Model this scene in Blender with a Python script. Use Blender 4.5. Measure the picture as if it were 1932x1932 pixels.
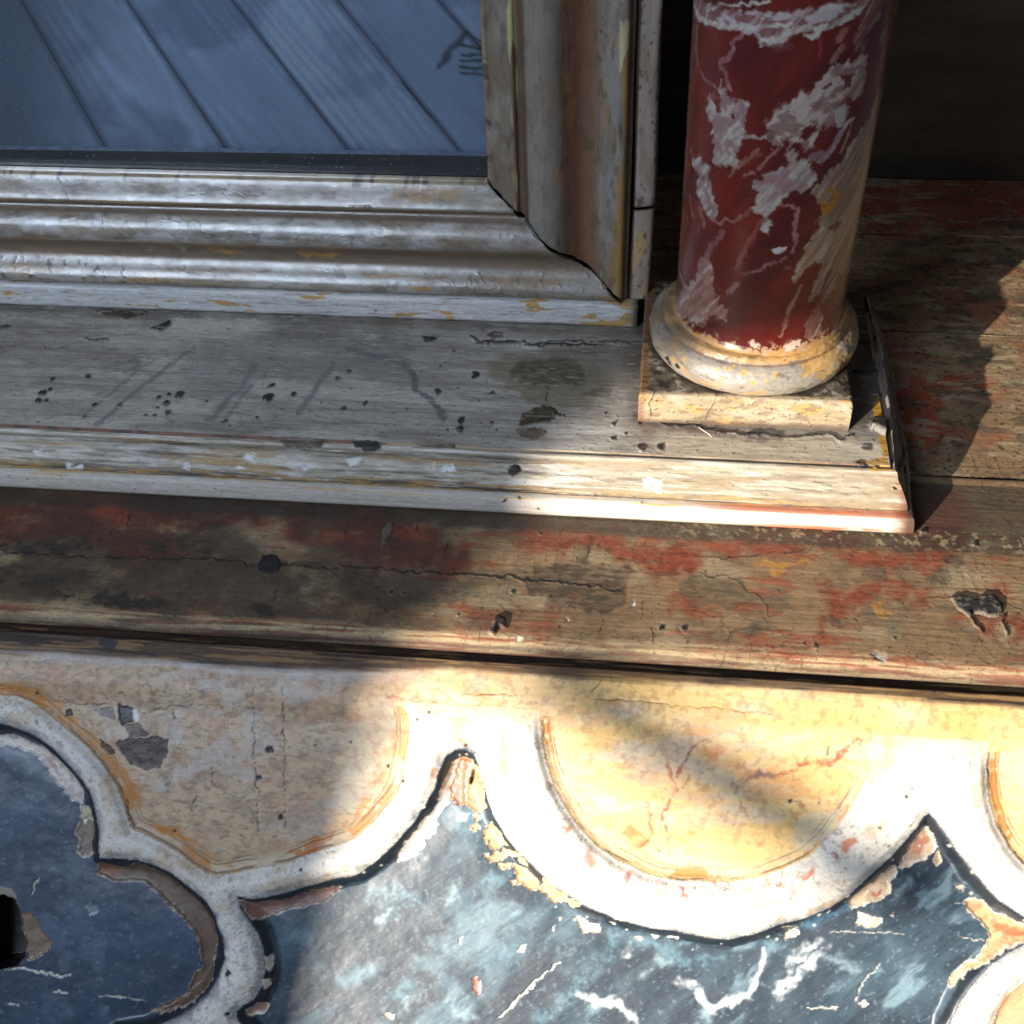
import bpy, math, numpy as np
from mathutils import Matrix, Vector

S = bpy.context.scene
for o in list(bpy.data.objects):
    bpy.data.objects.remove(o, do_unlink=True)

# ------------------------------------------------------------------ camera
F = 2390.0                                    # focal length in photo units (the photo is 1932 units wide)
PITCH, YAW, ROLL = (math.radians(a) for a in (42.6, -8.15, 2.57))
fwd = np.array([math.sin(YAW)*math.cos(PITCH), math.cos(YAW)*math.cos(PITCH), -math.sin(PITCH)])
rt0 = np.array([math.cos(YAW), -math.sin(YAW), 0.0])
dn0 = np.cross(fwd, rt0)
RT = math.cos(ROLL)*rt0 + math.sin(ROLL)*dn0
DN = -math.sin(ROLL)*rt0 + math.cos(ROLL)*dn0
CM = np.array([RT, DN, fwd])
CP = np.array([0.0488, -0.3400, 0.3180])
cd = bpy.data.cameras.new('camera'); cam = bpy.data.objects.new('camera', cd)
S.collection.objects.link(cam); S.camera = cam
cd.sensor_width = 36.0; cd.lens = 36.0*F/1932.0
cd.clip_start = 0.01; cd.clip_end = 60.0
cam.matrix_world = Matrix(((RT[0], -DN[0], -fwd[0], CP[0]), (RT[1], -DN[1], -fwd[1], CP[1]),
                           (RT[2], -DN[2], -fwd[2], CP[2]), (0, 0, 0, 1)))

# ------------------------------------------------------------------ light
W = bpy.data.worlds.new('World'); S.world = W; W.use_nodes = True
bg = W.node_tree.nodes['Background']
bg.inputs[0].default_value = (0.42, 0.50, 0.66, 1); bg.inputs[1].default_value = 0.11

AZ, EL = math.radians(34.0), math.radians(13.5)      # low sunlight from the front left
SUN = np.array([-math.sin(AZ)*math.cos(EL), -math.cos(AZ)*math.cos(EL), math.sin(EL)])
SR = np.array([math.cos(AZ), -math.sin(AZ), 0.0])     # to the right, seen along the beam
SU = np.cross(SR, SUN); SU = SU if SU[2] > 0 else -SU
def lamp(name, kind, loc, target, energy, color, **kw):
    d = bpy.data.lights.new(name, kind); d.energy = energy; d.color = color
    for k, v in kw.items(): setattr(d, k, v)
    o = bpy.data.objects.new(name, d); S.collection.objects.link(o)
    o.location = loc
    o.rotation_euler = (Vector(target)-Vector(loc)).to_track_quat('-Z', 'Y').to_euler()
    return o
lamp('sunbeam', 'SPOT', tuple(SUN*6.0), (0.05, 0, 0), 4900.0, (1.0, 0.91, 0.78),
     spot_size=math.radians(14), spot_blend=0.2, shadow_soft_size=0.030)
lamp('window_light', 'AREA', (-0.54, -0.76, 0.74), (-0.08, 0.05, 0.0), 8.2, (0.68, 0.81, 1.0),
     shape='RECTANGLE', size=0.50, size_y=0.50)
S.view_settings.view_transform = 'Standard'; S.view_settings.look = 'None'
S.view_settings.exposure = 0.0; S.view_settings.gamma = 1.0
S.render.resolution_x = S.render.resolution_y = 1024
S.render.engine = 'CYCLES'

# ------------------------------------------------------------------ helpers
def empty(name, parent=None, loc=(0, 0, 0)):
    o = bpy.data.objects.new(name, None); S.collection.objects.link(o)
    o.location = loc; o.empty_display_size = 0.02
    if parent is not None: o.parent = parent
    return o
def lin(c):
    c = np.asarray(c, float)/255.0
    return np.where(c <= 0.04045, c/12.92, ((c+0.055)/1.055)**2.4)
def sm(a, b, x):
    t = np.clip((x-a)/(b-a+1e-12), 0, 1); return t*t*(3-2*t)
_tab = np.random.default_rng(7).random((256, 256)).astype(np.float32)
def vnoise(U, V, seed):
    U = U+seed*17.31; V = V+seed*41.77
    iu = np.floor(U).astype(np.int64); iv = np.floor(V).astype(np.int64)
    fu = (U-iu).astype(np.float32); fv = (V-iv).astype(np.float32)
    fu = fu*fu*fu*(fu*(fu*6-15)+10); fv = fv*fv*fv*(fv*(fv*6-15)+10)
    a = iu & 255; b = iv & 255; a1 = (a+1) & 255; b1 = (b+1) & 255
    return (_tab[a, b]*(1-fu)+_tab[a1, b]*fu)*(1-fv)+(_tab[a, b1]*(1-fu)+_tab[a1, b1]*fu)*fv
def fbm(U, V, su, sv, octv=4, seed=1, gain=0.55):
    out = 0; amp = 1.0; tot = 0; u = np.asarray(U/su, np.float32); v = np.asarray(V/sv, np.float32)
    for k in range(octv):
        c, n_ = math.cos(.6+1.1*k)*1.93**k, math.sin(.6+1.1*k)*1.93**k
        out = out+amp*vnoise(u*c-v*n_, u*n_+v*c, seed+k*3); tot += amp; amp *= gain
    return (out/tot).astype(np.float32)
def worley(U, V, s, seed):
    """distance to the nearest cell border (0 on the border)"""
    u = U/s+seed*3.7; v = V/s+seed*5.1
    iu = np.floor(u).astype(np.int64); iv = np.floor(v).astype(np.int64)
    d1 = np.full(U.shape, 9.0, np.float32); d2 = d1.copy()
    for a in (-1, 0, 1):
        for b in (-1, 0, 1):
            ca = iu+a; cb = iv+b
            px = ca+_tab[ca & 255, cb & 255]; py = cb+_tab[(cb+91) & 255, (ca+33) & 255]
            d = np.hypot(px-u, py-v).astype(np.float32)
            d2 = np.where(d < d1, d1, np.minimum(d2, d)); d1 = np.minimum(d, d1)
    return d2-d1
# the photo was read off in enlarged crops: origin and scale of each crop in photo units
REG = {'0': (0, 0, 1), 'A': (0, 1278, .3386), 'B': (639, 1278, .3386), 'C': (1278, 1278, .3387),
       'D': (0, 639, .3307), 'E': (639, 639, .3307), 'F': (1278, 639, .3387), 'G': (1214, 0, .2646),
       'H': (830.7, 191.7, .2315), 'I': (639, 0, .3307), 'J': (0, 0, .3307), 'K': (894.6, 575.1, .2977),
       'L': (511.2, 1086.3, .2977), 'N': (1501.6, 575.1, .2229), 'R': (1278, 0, .3387), 'T': (1086.3, 383.4, .3638)}
def rg(pts, reg):
    ox, oy, k = REG[reg]; p = np.asarray(pts, float).reshape(-1, 2)
    return np.stack([ox+p[:, 0]*k, oy+p[:, 1]*k], 1)
def rays(p):
    d = np.stack([(p[:, 0]-966)/F, (p[:, 1]-966)/F, np.ones(len(p))], 1)
    return d@CM

class Surf:
    """a regular grid on a surface: a, b run along it in metres, P are the points"""
    def __init__(s, a, b, fn, ma, mb, plane=None, pick=None):
        s.a, s.b = np.meshgrid(a, b); s.fn = fn
        s.P = fn(s.a, s.b).astype(np.float64); s.ma, s.mb = ma, mb
        s.U = (s.a/ma).astype(np.float32); s.V = (s.b/mb).astype(np.float32); s.plane = plane
        sh = s.U.shape
        s.col = np.ones(sh+(3,), np.float32)*0.5; s.h = np.zeros(sh, np.float32); s.rg = np.full(sh, 0.5, np.float32)
        if plane is None:
            q = (s.P-CP)@CM.T
            s.px = np.stack([966+F*q[..., 0]/q[..., 2], 966+F*q[..., 1]/q[..., 2]], -1)
            if pick is not None: s.px[~pick(s)] = 1e6
    def at(s, pts, reg='0'):
        p = rg(pts, reg)
        if callable(s.plane):
            q = s.plane(rays(p)); return np.stack([q[:, 0]/s.ma, q[:, 1]/s.mb], 1)
        if s.plane is not None:
            o, n, ea, eb = s.plane; d = rays(p)
            t = ((o-CP)@n)/(d@n); X = CP+d*t[:, None]-o
            return np.stack([X@ea/s.ma, X@eb/s.mb], 1)
        out = []
        for x, y in p:
            k = np.argmin((s.px[..., 0]-x)**2+(s.px[..., 1]-y)**2)
            out.append((s.U.flat[k], s.V.flat[k]))
        return np.array(out)
    def n(s, su, sv, o=4, seed=1, gain=.55): return fbm(s.U, s.V, su, sv, o, seed, gain)
    def crop(s, q, m):
        u0, v0 = q.min(0)-m; u1, v1 = q.max(0)+m
        cu = np.where((s.U[0] >= u0) & (s.U[0] <= u1))[0]; cv = np.where((s.V[:, 0] >= v0) & (s.V[:, 0] <= v1))[0]
        if len(cu) == 0 or len(cv) == 0: return None
        return slice(cv[0], cv[-1]+1), slice(cu[0], cu[-1]+1)
    def warp(s, sl, amp, ws, seed):
        U, V = s.U[sl], s.V[sl]
        if amp:
            U, V = (U+amp*2*(fbm(U, V, ws, ws, 3, seed)-.5)*1.6, V+amp*2*(fbm(U, V, ws, ws, 3, seed+50)-.5)*1.6)
        return U, V
    def sdf(s, q, m=60, amp=0, ws=14, seed=3):
        sl = s.crop(q, m)
        if sl is None: return None, None
        U, V = s.warp(sl, amp, ws, seed)
        d = np.full(U.shape, 1e9); inside = np.zeros(U.shape, bool)
        for (x0, y0), (x1, y1) in zip(q, np.roll(q, -1, 0)):
            ex, ey = x1-x0, y1-y0; L = ex*ex+ey*ey+1e-9
            t = np.clip(((U-x0)*ex+(V-y0)*ey)/L, 0, 1)
            d = np.minimum(d, (U-x0-t*ex)**2+(V-y0-t*ey)**2)
            c = (y0 > V) != (y1 > V)
            inside ^= c & (U < (x1-x0)*(V-y0)/(y1-y0+1e-12)+x0)
        d = np.sqrt(d)
        return np.where(inside, -d, d), sl
    def poly(s, pts, reg='0', soft=1.6, warp=4, ws=13, seed=3, grow=0):
        m = np.zeros(s.U.shape, np.float32); d, sl = s.sdf(s.at(pts, reg), 30+abs(grow)+soft, warp, ws, seed)
        if sl is not None: m[sl] = 1-sm(-soft, soft, d-grow)
        return m
    def line(s, pts, reg='0', w=4, soft=1.3, warp=2.5, ws=12, seed=5, taper=0):
        """w: width in photo units; taper 1 thins both ends"""
        q = s.at(pts, reg); m = np.zeros(s.U.shape, np.float32)
        sl = s.crop(q, w+soft+20)
        if sl is None: return m
        U, V = s.warp(sl, warp, ws, seed)
        seg = np.hypot(*np.diff(q, axis=0).T); cum = np.concatenate([[0], np.cumsum(seg)]); T = cum[-1]+1e-9
        best = np.full(U.shape, 1e9)
        wob = .65+.7*fbm(U, V, 18, 18, 2, seed+9)
        for i in range(len(q)-1):
            (x0, y0), (x1, y1) = q[i], q[i+1]
            ex, ey = x1-x0, y1-y0; L = ex*ex+ey*ey+1e-9
            t = np.clip(((U-x0)*ex+(V-y0)*ey)/L, 0, 1)
            d = np.hypot(U-x0-t*ex, V-y0-t*ey)
            hw = w*.5*wob
            if taper:
                g = (cum[i]+t*seg[i])/T; hw = hw*(1-taper+taper*np.sqrt(np.clip(4*g*(1-g), 0, 1)))
            best = np.minimum(best, d-hw)
        m[sl] = 1-sm(-soft, soft, best)
        return m
    def mix(s, m, c, a=1.0):
        m = m*a; r = np.flatnonzero(m.any(axis=1))
        if len(r) == 0: return
        q = np.flatnonzero(m.any(axis=0)); sl = (slice(r[0], r[-1]+1), slice(q[0], q[-1]+1))
        m = m[sl][..., None].astype(np.float32); c = lin(c).astype(np.float32)
        s.col[sl] = s.col[sl]*(1-m)+c*m
    def mul(s, m, k):
        s.col = s.col*(1-(m*(1-k))[..., None])
    def normals(s, P):
        du = np.gradient(P, axis=1); dv = np.gradient(P, axis=0)
        n = np.cross(du, dv); L = np.linalg.norm(n, axis=2, keepdims=True); n = n/np.maximum(L, 1e-15)
        if s.flip: n = -n
        return n
    flip = False
    def points(s):
        return s.P+s.normals(s.P)*s.h[..., None]

def build(name, s, mat, parent, sel=None):
    """one mesh object from the grid (or from its faces in sel)"""
    P = s.points(); ny, nx = s.U.shape
    idx = np.arange(ny*nx).reshape(ny, nx)
    q = np.stack([idx[:-1, :-1], idx[:-1, 1:], idx[1:, 1:], idx[1:, :-1]], -1)
    if s.flip: q = q[..., ::-1]
    q = q.reshape(-1, 4) if sel is None else q[sel]
    N = s.normals(P).reshape(-1, 3); V = P.reshape(-1, 3)
    col = np.clip(s.col, 0.004, .95).reshape(-1, 3); rgh = s.rg.ravel()
    if sel is not None:
        used, inv = np.unique(q.ravel(), return_inverse=True); q = inv.reshape(-1, 4)
        V, N, col, rgh = V[used], N[used], col[used], rgh[used]
    me = bpy.data.meshes.new(name); nv, nf = len(V), len(q)
    me.vertices.add(nv); me.vertices.foreach_set('co', V.astype(np.float32).ravel())
    me.loops.add(nf*4); me.loops.foreach_set('vertex_index', q.astype(np.int32).ravel())
    me.polygons.add(nf); me.polygons.foreach_set('loop_start', np.arange(0, nf*4, 4, dtype=np.int32))
    me.polygons.foreach_set('use_smooth', np.ones(nf, bool))
    me.update(calc_edges=True)
    a = me.attributes.new('pigment', 'FLOAT_COLOR', 'POINT')
    a.data.foreach_set('color', np.concatenate([col, np.ones((nv, 1))], 1).astype(np.float32).ravel())
    a = me.attributes.new('gloss', 'FLOAT', 'POINT'); a.data.foreach_set('value', rgh.astype(np.float32))
    if sel is not None: me.normals_split_custom_set_from_vertices(N.astype(np.float32))
    me.materials.append(mat)
    o = bpy.data.objects.new(name, me); S.collection.objects.link(o)
    if parent is not None: o.parent = parent
    return o
def tag(o, label, cat=None, group=None, kind=None):
    o['label'] = label
    if cat: o['category'] = cat
    if group: o['group'] = group
    if kind: o['kind'] = kind
    return o
def prism(name, outline, axis, lo, hi, mat, parent, bev=0.0006):
    """a solid bar: outline of 2D points swept along an axis"""
    k = len(outline); v = []
    for t in (lo, hi):
        for p, r in outline:
            v.append({'x': (t, p, r), 'y': (p, t, r), 'z': (p, r, t)}[axis])
    f = [tuple(range(k))[::-1], tuple(range(k, 2*k))]+[(i, (i+1) % k, k+(i+1) % k, k+i) for i in range(k)]
    me = bpy.data.meshes.new(name); me.from_pydata(v, [], f); me.update()
    o = bpy.data.objects.new(name, me); S.collection.objects.link(o); me.materials.append(mat)
    if parent is not None: o.parent = parent
    if bev:
        b = o.modifiers.new('edge', 'BEVEL'); b.width = bev; b.segments = 2
    return o

# ------------------------------------------------------------------ materials
def painted(name, stretch=(1, 1, 1), bump=0.25, rough=(0.35, 0.75), coat=0.0, grain=0.22, spec=0.5, crackle=0.0):
    """old paint: the pigment laid down on each piece, plus fine grain, specks and relief"""
    m = bpy.data.materials.new(name); m.use_nodes = True; nt = m.node_tree; N = nt.nodes; Lk = nt.links
    b = N['Principled BSDF']
    at = N.new('ShaderNodeAttribute'); at.attribute_name = 'pigment'
    ag = N.new('ShaderNodeAttribute'); ag.attribute_name = 'gloss'
    tc = N.new('ShaderNodeTexCoord'); mp = N.new('ShaderNodeMapping'); mp.inputs['Scale'].default_value = stretch
    Lk.new(tc.outputs['Object'], mp.inputs['Vector'])
    n1 = N.new('ShaderNodeTexNoise'); n1.inputs['Scale'].default_value = 900; n1.inputs['Detail'].default_value = 6
    n1.inputs['Roughness'].default_value = 0.7
    Lk.new(mp.outputs[0], n1.inputs['Vector'])
    n2 = N.new('ShaderNodeTexNoise'); n2.inputs['Scale'].default_value = 2600; n2.inputs['Detail'].default_value = 3
    Lk.new(tc.outputs['Object'], n2.inputs['Vector'])
    r1 = N.new('ShaderNodeMapRange'); r1.inputs[1].default_value = .28; r1.inputs[2].default_value = .72
    r1.inputs[3].default_value = 1-grain*1.3; r1.inputs[4].default_value = 1+grain*.9
    Lk.new(n1.outputs[0], r1.inputs[0])
    r2 = N.new('ShaderNodeMapRange'); r2.inputs[1].default_value = .3; r2.inputs[2].default_value = .7
    r2.inputs[3].default_value = 1-grain*.8; r2.inputs[4].default_value = 1+grain*.6
    Lk.new(n2.outputs[0], r2.inputs[0])
    mu = N.new('ShaderNodeMath'); mu.operation = 'MULTIPLY'; Lk.new(r1.outputs[0], mu.inputs[0]); Lk.new(r2.outputs[0], mu.inputs[1])
    fac = mu.outputs[0]
    if crackle:
        vo = N.new('ShaderNodeTexVoronoi'); vo.feature = 'DISTANCE_TO_EDGE'; vo.inputs['Scale'].default_value = 260
        wn = N.new('ShaderNodeTexNoise'); wn.inputs['Scale'].default_value = 350; wn.inputs['Detail'].default_value = 3
        Lk.new(tc.outputs['Object'], wn.inputs['Vector'])
        mx = N.new('ShaderNodeMix'); mx.data_type = 'VECTOR'; mx.inputs[0].default_value = 0.006
        Lk.new(tc.outputs['Object'], mx.inputs[4]); Lk.new(wn.outputs['Color'], mx.inputs[5]); Lk.new(mx.outputs[1], vo.inputs['Vector'])
        rc = N.new('ShaderNodeMapRange'); rc.inputs[1].default_value = 0.0; rc.inputs[2].default_value = .05
        rc.inputs[3].default_value = 1-crackle; rc.inputs[4].default_value = 1
        Lk.new(vo.outputs['Distance'], rc.inputs[0])
        wn2 = N.new('ShaderNodeTexNoise'); wn2.inputs['Scale'].default_value = 45; Lk.new(tc.outputs['Object'], wn2.inputs['Vector'])
        gt = N.new('ShaderNodeMapRange'); gt.inputs[1].default_value = .5; gt.inputs[2].default_value = .62
        Lk.new(wn2.outputs[0], gt.inputs[0])
        mm = N.new('ShaderNodeMix'); mm.inputs[2].default_value = 1.0; Lk.new(gt.outputs[0], mm.inputs[0]); Lk.new(rc.outputs[0], mm.inputs[3])
        m3 = N.new('ShaderNodeMath'); m3.operation = 'MULTIPLY'; Lk.new(fac, m3.inputs[0]); Lk.new(mm.outputs[0], m3.inputs[1]); fac = m3.outputs[0]
    vm = N.new('ShaderNodeVectorMath'); vm.operation = 'SCALE'
    Lk.new(at.outputs['Color'], vm.inputs[0]); Lk.new(fac, vm.inputs['Scale'])
    Lk.new(vm.outputs[0], b.inputs['Base Color'])
    rr = N.new('ShaderNodeMapRange'); rr.inputs[3].default_value = rough[0]; rr.inputs[4].default_value = rough[1]
    ad = N.new('ShaderNodeMath'); ad.operation = 'MULTIPLY_ADD'; ad.inputs[1].default_value = .35
    Lk.new(n1.outputs[0], ad.inputs[0]); sb = N.new('ShaderNodeMath'); sb.operation = 'SUBTRACT'; sb.inputs[1].default_value = .17
    Lk.new(ag.outputs['Fac'], sb.inputs[0]); Lk.new(sb.outputs[0], ad.inputs[2]); Lk.new(ad.outputs[0], rr.inputs[0])
    Lk.new(rr.outputs[0], b.inputs['Roughness'])
    b.inputs['Specular IOR Level'].default_value = spec
    if coat:
        b.inputs['Coat Weight'].default_value = coat; b.inputs['Coat Roughness'].default_value = 0.28
    bp = N.new('ShaderNodeBump'); bp.inputs['Strength'].default_value = bump; bp.inputs['Distance'].default_value = 0.0004
    Lk.new(fac, bp.inputs['Height']); Lk.new(bp.outputs[0], b.inputs['Normal'])
    return m
def plain(name, color, rough=0.7, scale=120, var=0.35, bump=0.3, stretch=(1, 1, 1), spec=.4):
    m = bpy.data.materials.new(name); m.use_nodes = True; nt = m.node_tree; N = nt.nodes; Lk = nt.links
    b = N['Principled BSDF']; tc = N.new('ShaderNodeTexCoord'); mp = N.new('ShaderNodeMapping'); mp.inputs['Scale'].default_value = stretch
    n1 = N.new('ShaderNodeTexNoise'); n1.inputs['Scale'].default_value = scale; n1.inputs['Detail'].default_value = 8; n1.inputs['Roughness'].default_value = .65
    Lk.new(tc.outputs['Object'], mp.inputs[0]); Lk.new(mp.outputs[0], n1.inputs[0])
    cr = N.new('ShaderNodeValToRGB'); c = lin(color)
    cr.color_ramp.elements[0].position = .3; cr.color_ramp.elements[1].position = .72
    cr.color_ramp.elements[0].color = (*(c*(1-var)), 1); cr.color_ramp.elements[1].color = (*(c*(1+var)), 1)
    Lk.new(n1.outputs[0], cr.inputs[0]); Lk.new(cr.outputs[0], b.inputs['Base Color'])
    b.inputs['Roughness'].default_value = rough; b.inputs['Specular IOR Level'].default_value = spec
    bp = N.new('ShaderNodeBump'); bp.inputs['Strength'].default_value = bump; bp.inputs['Distance'].default_value = .0005
    Lk.new(n1.outputs[0], bp.inputs['Height']); Lk.new(bp.outputs[0], b.inputs['Normal'])
    return m
M_LEDGE = painted('weathered_red_grained_paint', (0.35, 1, 1), .18, (.45, .9), grain=.3)
M_PLINTH = painted('worn_grey_white_paint', (0.25, 1, 1), .3, (.35, .8), grain=.2)
M_FRAME = painted('glazed_grey_paint', (0.3, 1, 1), .07, (.26, .64), coat=1.0, grain=.14, spec=.9, crackle=.4)
M_STILE = painted('glazed_grey_paint_upright', (1, 1, 0.15), .2, (.2, .6), coat=.15, grain=.16, crackle=.2)
M_TRACERY = painted('old_white_paint', (1, 1, 1), .25, (.35, .75), grain=.16, crackle=.5)
M_CREAM = painted('cream_marbled_paint', (0.4, 1, 1), .22, (.3, .7), grain=.13, crackle=.12)
M_BLUE = painted('dark_blue_marbled_paint', (1, 1, 1), .10, (.33, .52), grain=.11, spec=.8)
M_RED = painted('red_marbled_varnish', (1, 1, .6), .05, (.16, .45), coat=.7, grain=.08)
M_BASE = painted('rubbed_silver_and_ochre_paint', (.6, 1, 1), .2, (.2, .7), coat=.2, grain=.16)
M_BOARD = painted('reflected_blue_boards', (1, 1, 1), .1, (.3, .7), grain=.12)
M_DARK = plain('dark_stained_wood', (76, 66, 54), .8, 40, .5, .3, (.25, 1, 1), .2)
M_VOID = plain('near_black_wood', (14, 13, 12), .9, 80, .3, .2)  # near-black wood for backing parts and the added boards
M_GRIME = plain('grimy_brown_paint', (96, 74, 56), .8, 160, .5, .4)
M_RAW = plain('raw_timber', (120, 96, 70), .8, 90, .3, .4, (.1, 1, 1))

cab = tag(empty('painted_cabinet', loc=(0, 0, 0)),
          'old painted wooden desk cabinet with marbled column, glazed frame and scalloped carved front', 'cabinet')
HP = 0.020                                    # height of the plinth
YF = -0.063                                   # front edge of the desk top
XL, XR = -0.262, 0.262

# ------------------------------------------------------------------ desk top: four boards
top = empty('desk_top', cab)
UMA, UMB = .000198, .000305                   # metres per photo unit on the level surfaces
def ledge_paint(s, front):
    U, V = s.U, s.V
    g = s.n(240, 9, 4, 11); g2 = s.n(60, 30, 5, 12); g3 = s.n(16, 5, 3, 13)
    c = lin((146, 117, 85))*(0.68+.35*g+.3*s.n(22, 14, 4, 15))[..., None]
    s.col = c.astype(np.float32)
    s.mix(sm(.5, .72, g2), (104, 88, 68), .65)
    s.mix(sm(.5, .7, s.n(130, 40, 5, 14)), (168, 148, 116), .7)
    return g, g2, g3
def cracks(s, paths, w=2.2, depth=.0008, c=(24, 20, 16), reg='0', warp=4):
    for p in paths:
        m = s.line(p, reg, w, .9, warp, 16, 21, taper=.7); s.mix(m, c); s.h -= m*depth
def spots(s, lst, reg, c, depth=.0004, warp=3, soft=1.2, ws=7):
    for x, y, r in lst:
        k = REG[reg][2]; q = s.at([(x, y)], reg)[0]; rr = r*k
        sl = s.crop(q[None], rr*2+12)
        if sl is None: continue
        u, v = s.warp(sl, min(warp, rr*.5), max(ws, rr*.8), int(x+y) % 37)
        m = np.zeros(s.U.shape, np.float32); dd = np.hypot(u-q[0], (v-q[1])*1.15)-rr; m[sl] = 1-sm(-soft, soft, dd)
        rim = np.zeros(s.U.shape, np.float32); rim[sl] = (1-sm(0, 2.6, np.abs(dd-1.6)))*.6; s.mix(rim, (150, 136, 118), .5)
        s.mix(m, c); s.h -= m*depth; s.h += rim*depth*.2
def speck(s, su, sv, seed, t0, c, a=1.0, depth=0):
    m = sm(t0, t0+.04, s.n(su, sv, 2, seed)); s.mix(m, c, a)
    if depth: s.h -= m*depth
    return m
def flat(y0, y1, x0, x1, sx, sy, zf=0.0):
    a = np.linspace(x0, x1, int((x1-x0)/sx)+1); b = np.linspace(-y1, -y0, int((y1-y0)/sy)+1)
    return Surf(a, b, lambda A, B: np.stack([A, -B, np.full(A.shape, zf)], -1), UMA, UMB,
                plane=(np.array([0, 0, zf]), np.array([0, 0, 1.]), np.array([1., 0, 0]), np.array([0, -1., 0])))
# front board, with its rounded nose
nose = np.array([(.0348, -.0006), (.0346, -.0001), (-.0560, 0.0), (-.0590, -.0003), (-.0612, -.0013), (-.0626, -.0030), (-.0628, -.0048), (-.0618, -.0062), (-.0590, -.0068)])
def profile_fn(prof, xfix=None):
    seg = np.hypot(*np.diff(prof, axis=0).T); cum = np.concatenate([[0], np.cumsum(seg)])
    def fn(A, B):
        y = np.interp(B, cum, prof[:, 0]); z = np.interp(B, cum, prof[:, 1])
        return np.stack([A, y, z], -1)
    return fn, cum
def refine(prof, it=2):
    p = prof
    for _ in range(it):
        q = [p[0]]
        for i in range(len(p)-1): q += [p[i]*.75+p[i+1]*.25, p[i]*.25+p[i+1]*.75]
        q.append(p[-1]); p = np.array(q)
    return p
fn, cum = profile_fn(nose)
b_ = np.concatenate([np.linspace(0, .0040, 4), np.linspace(.0045, cum[2], 215), np.linspace(cum[2], cum[-1], 40)[1:]])
s = Surf(np.linspace(XL, XR, 1250), b_, fn, UMA, UMB)
g, g2, g3 = ledge_paint(s, True)
red = (140, 62, 38)
edge = s.n(90, 26, 4, 31)
# red-brown along the plinth, fading to bare grey wood
for pts, reg, a in [([(-200, 850), (0, 850), (300, 880), (700, 900), (1100, 940), (1350, 940), (1500, 960), (1560, 1060), (1350, 1040), (1130, 1070), (1000, 1060), (1060, 1240), (800, 1290), (560, 1240), (500, 1150), (300, 1160), (150, 1140), (0, 1140), (-200, 1140)], 'D', .9),
                    ([(-300, 960), (0, 970), (300, 990), (520, 1010), (640, 1060), (560, 1180), (700, 1210), (760, 1240), (640, 1300), (300, 1310), (100, 1240), (-300, 1100)], 'E', .85),
                    ([(1030, 1060), (1160, 1060), (1260, 1040), (1600, 1060), (1700, 1200), (1820, 1220), (1930, 1220), (1930, 1380), (1830, 1370), (1690, 1290), (1560, 1230), (1480, 1110), (1400, 1210), (1200, 1200), (1060, 1180)], 'E', .8),
                    ([(-20, 1190), (90, 1210), (150, 1240), (60, 1320), (0, 1370), (-110, 1390), (-240, 1290), (-60, 1260)], 'F', .95),
                    ([(0, 1110), (300, 1110), (500, 1130), (770, 1110), (700, 1190), (450, 1200), (150, 1180)], 'F', .75),
                    ([(800, 1130), (1300, 1120), (1370, 960), (1420, 900), (1500, 820), (1620, 890), (1670, 1000), (1560, 1130), (1500, 1300), (1320, 1290), (1100, 1270), (900, 1240), (800, 1190)], 'F', .85),
                    ([(780, 1380), (850, 1330), (870, 1420), (1000, 1350), (1180, 1350), (1430, 1400), (1300, 1430), (1150, 1440), (950, 1470), (840, 1500), (800, 1440)], 'F', .8),
                    ([(0, 1430), (30, 1500), (250, 1530), (150, 1590), (50, 1540)], 'F', .9),
                    ([(1550, 1560), (1700, 1540), (1800, 1560), (1870, 1520), (2100, 1500), (2100, 1650), (1900, 1640), (1750, 1640), (1600, 1600)], 'F', .8),
                    ([(800, 1540), (830, 1520), (850, 1530), (810, 1640), (790, 1640)], 'F', .9),
                    ([(80, 1720), (500, 1740), (900, 1770), (700, 1775), (200, 1745)], 'F', .6), ([(1780, 1830), (2100, 1830), (2100, 1900), (1760, 1880)], 'F', .5),
                    ([(700, 1560), (900, 1550), (1140, 1580), (1100, 1610), (900, 1580)], 'E', .75), ([(1180, 1590), (1260, 1580), (1290, 1610), (1240, 1630)], 'E', .8),
                    ([(1840, 1520), (2000, 1440), (2060, 1560), (1920, 1600)], 'E', .75), ([(690, 1665), (900, 1660), (1250, 1690), (1230, 1705), (900, 1690)], 'E', .7),
                    ([(1040, 1190), (1160, 1170), (1030, 1150)], 'E', .8)]:
    m = s.poly(pts, reg, 15, 18, 34, 7+len(pts)); s.mix(m, (136, 84, 56), .35); s.mix(m*(.25+.75*sm(.30, .52, edge*.5+g3*.25+.25*s.n(9, 9, 3, 36))), red, a)
    s.mix(m*sm(.52, .7, s.n(40, 12, 4, 33)), (96, 40, 26), .6)
s.mix(sm(.62, .75, s.n(70, 14, 4, 37)), (150, 66, 40), .55)
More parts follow.
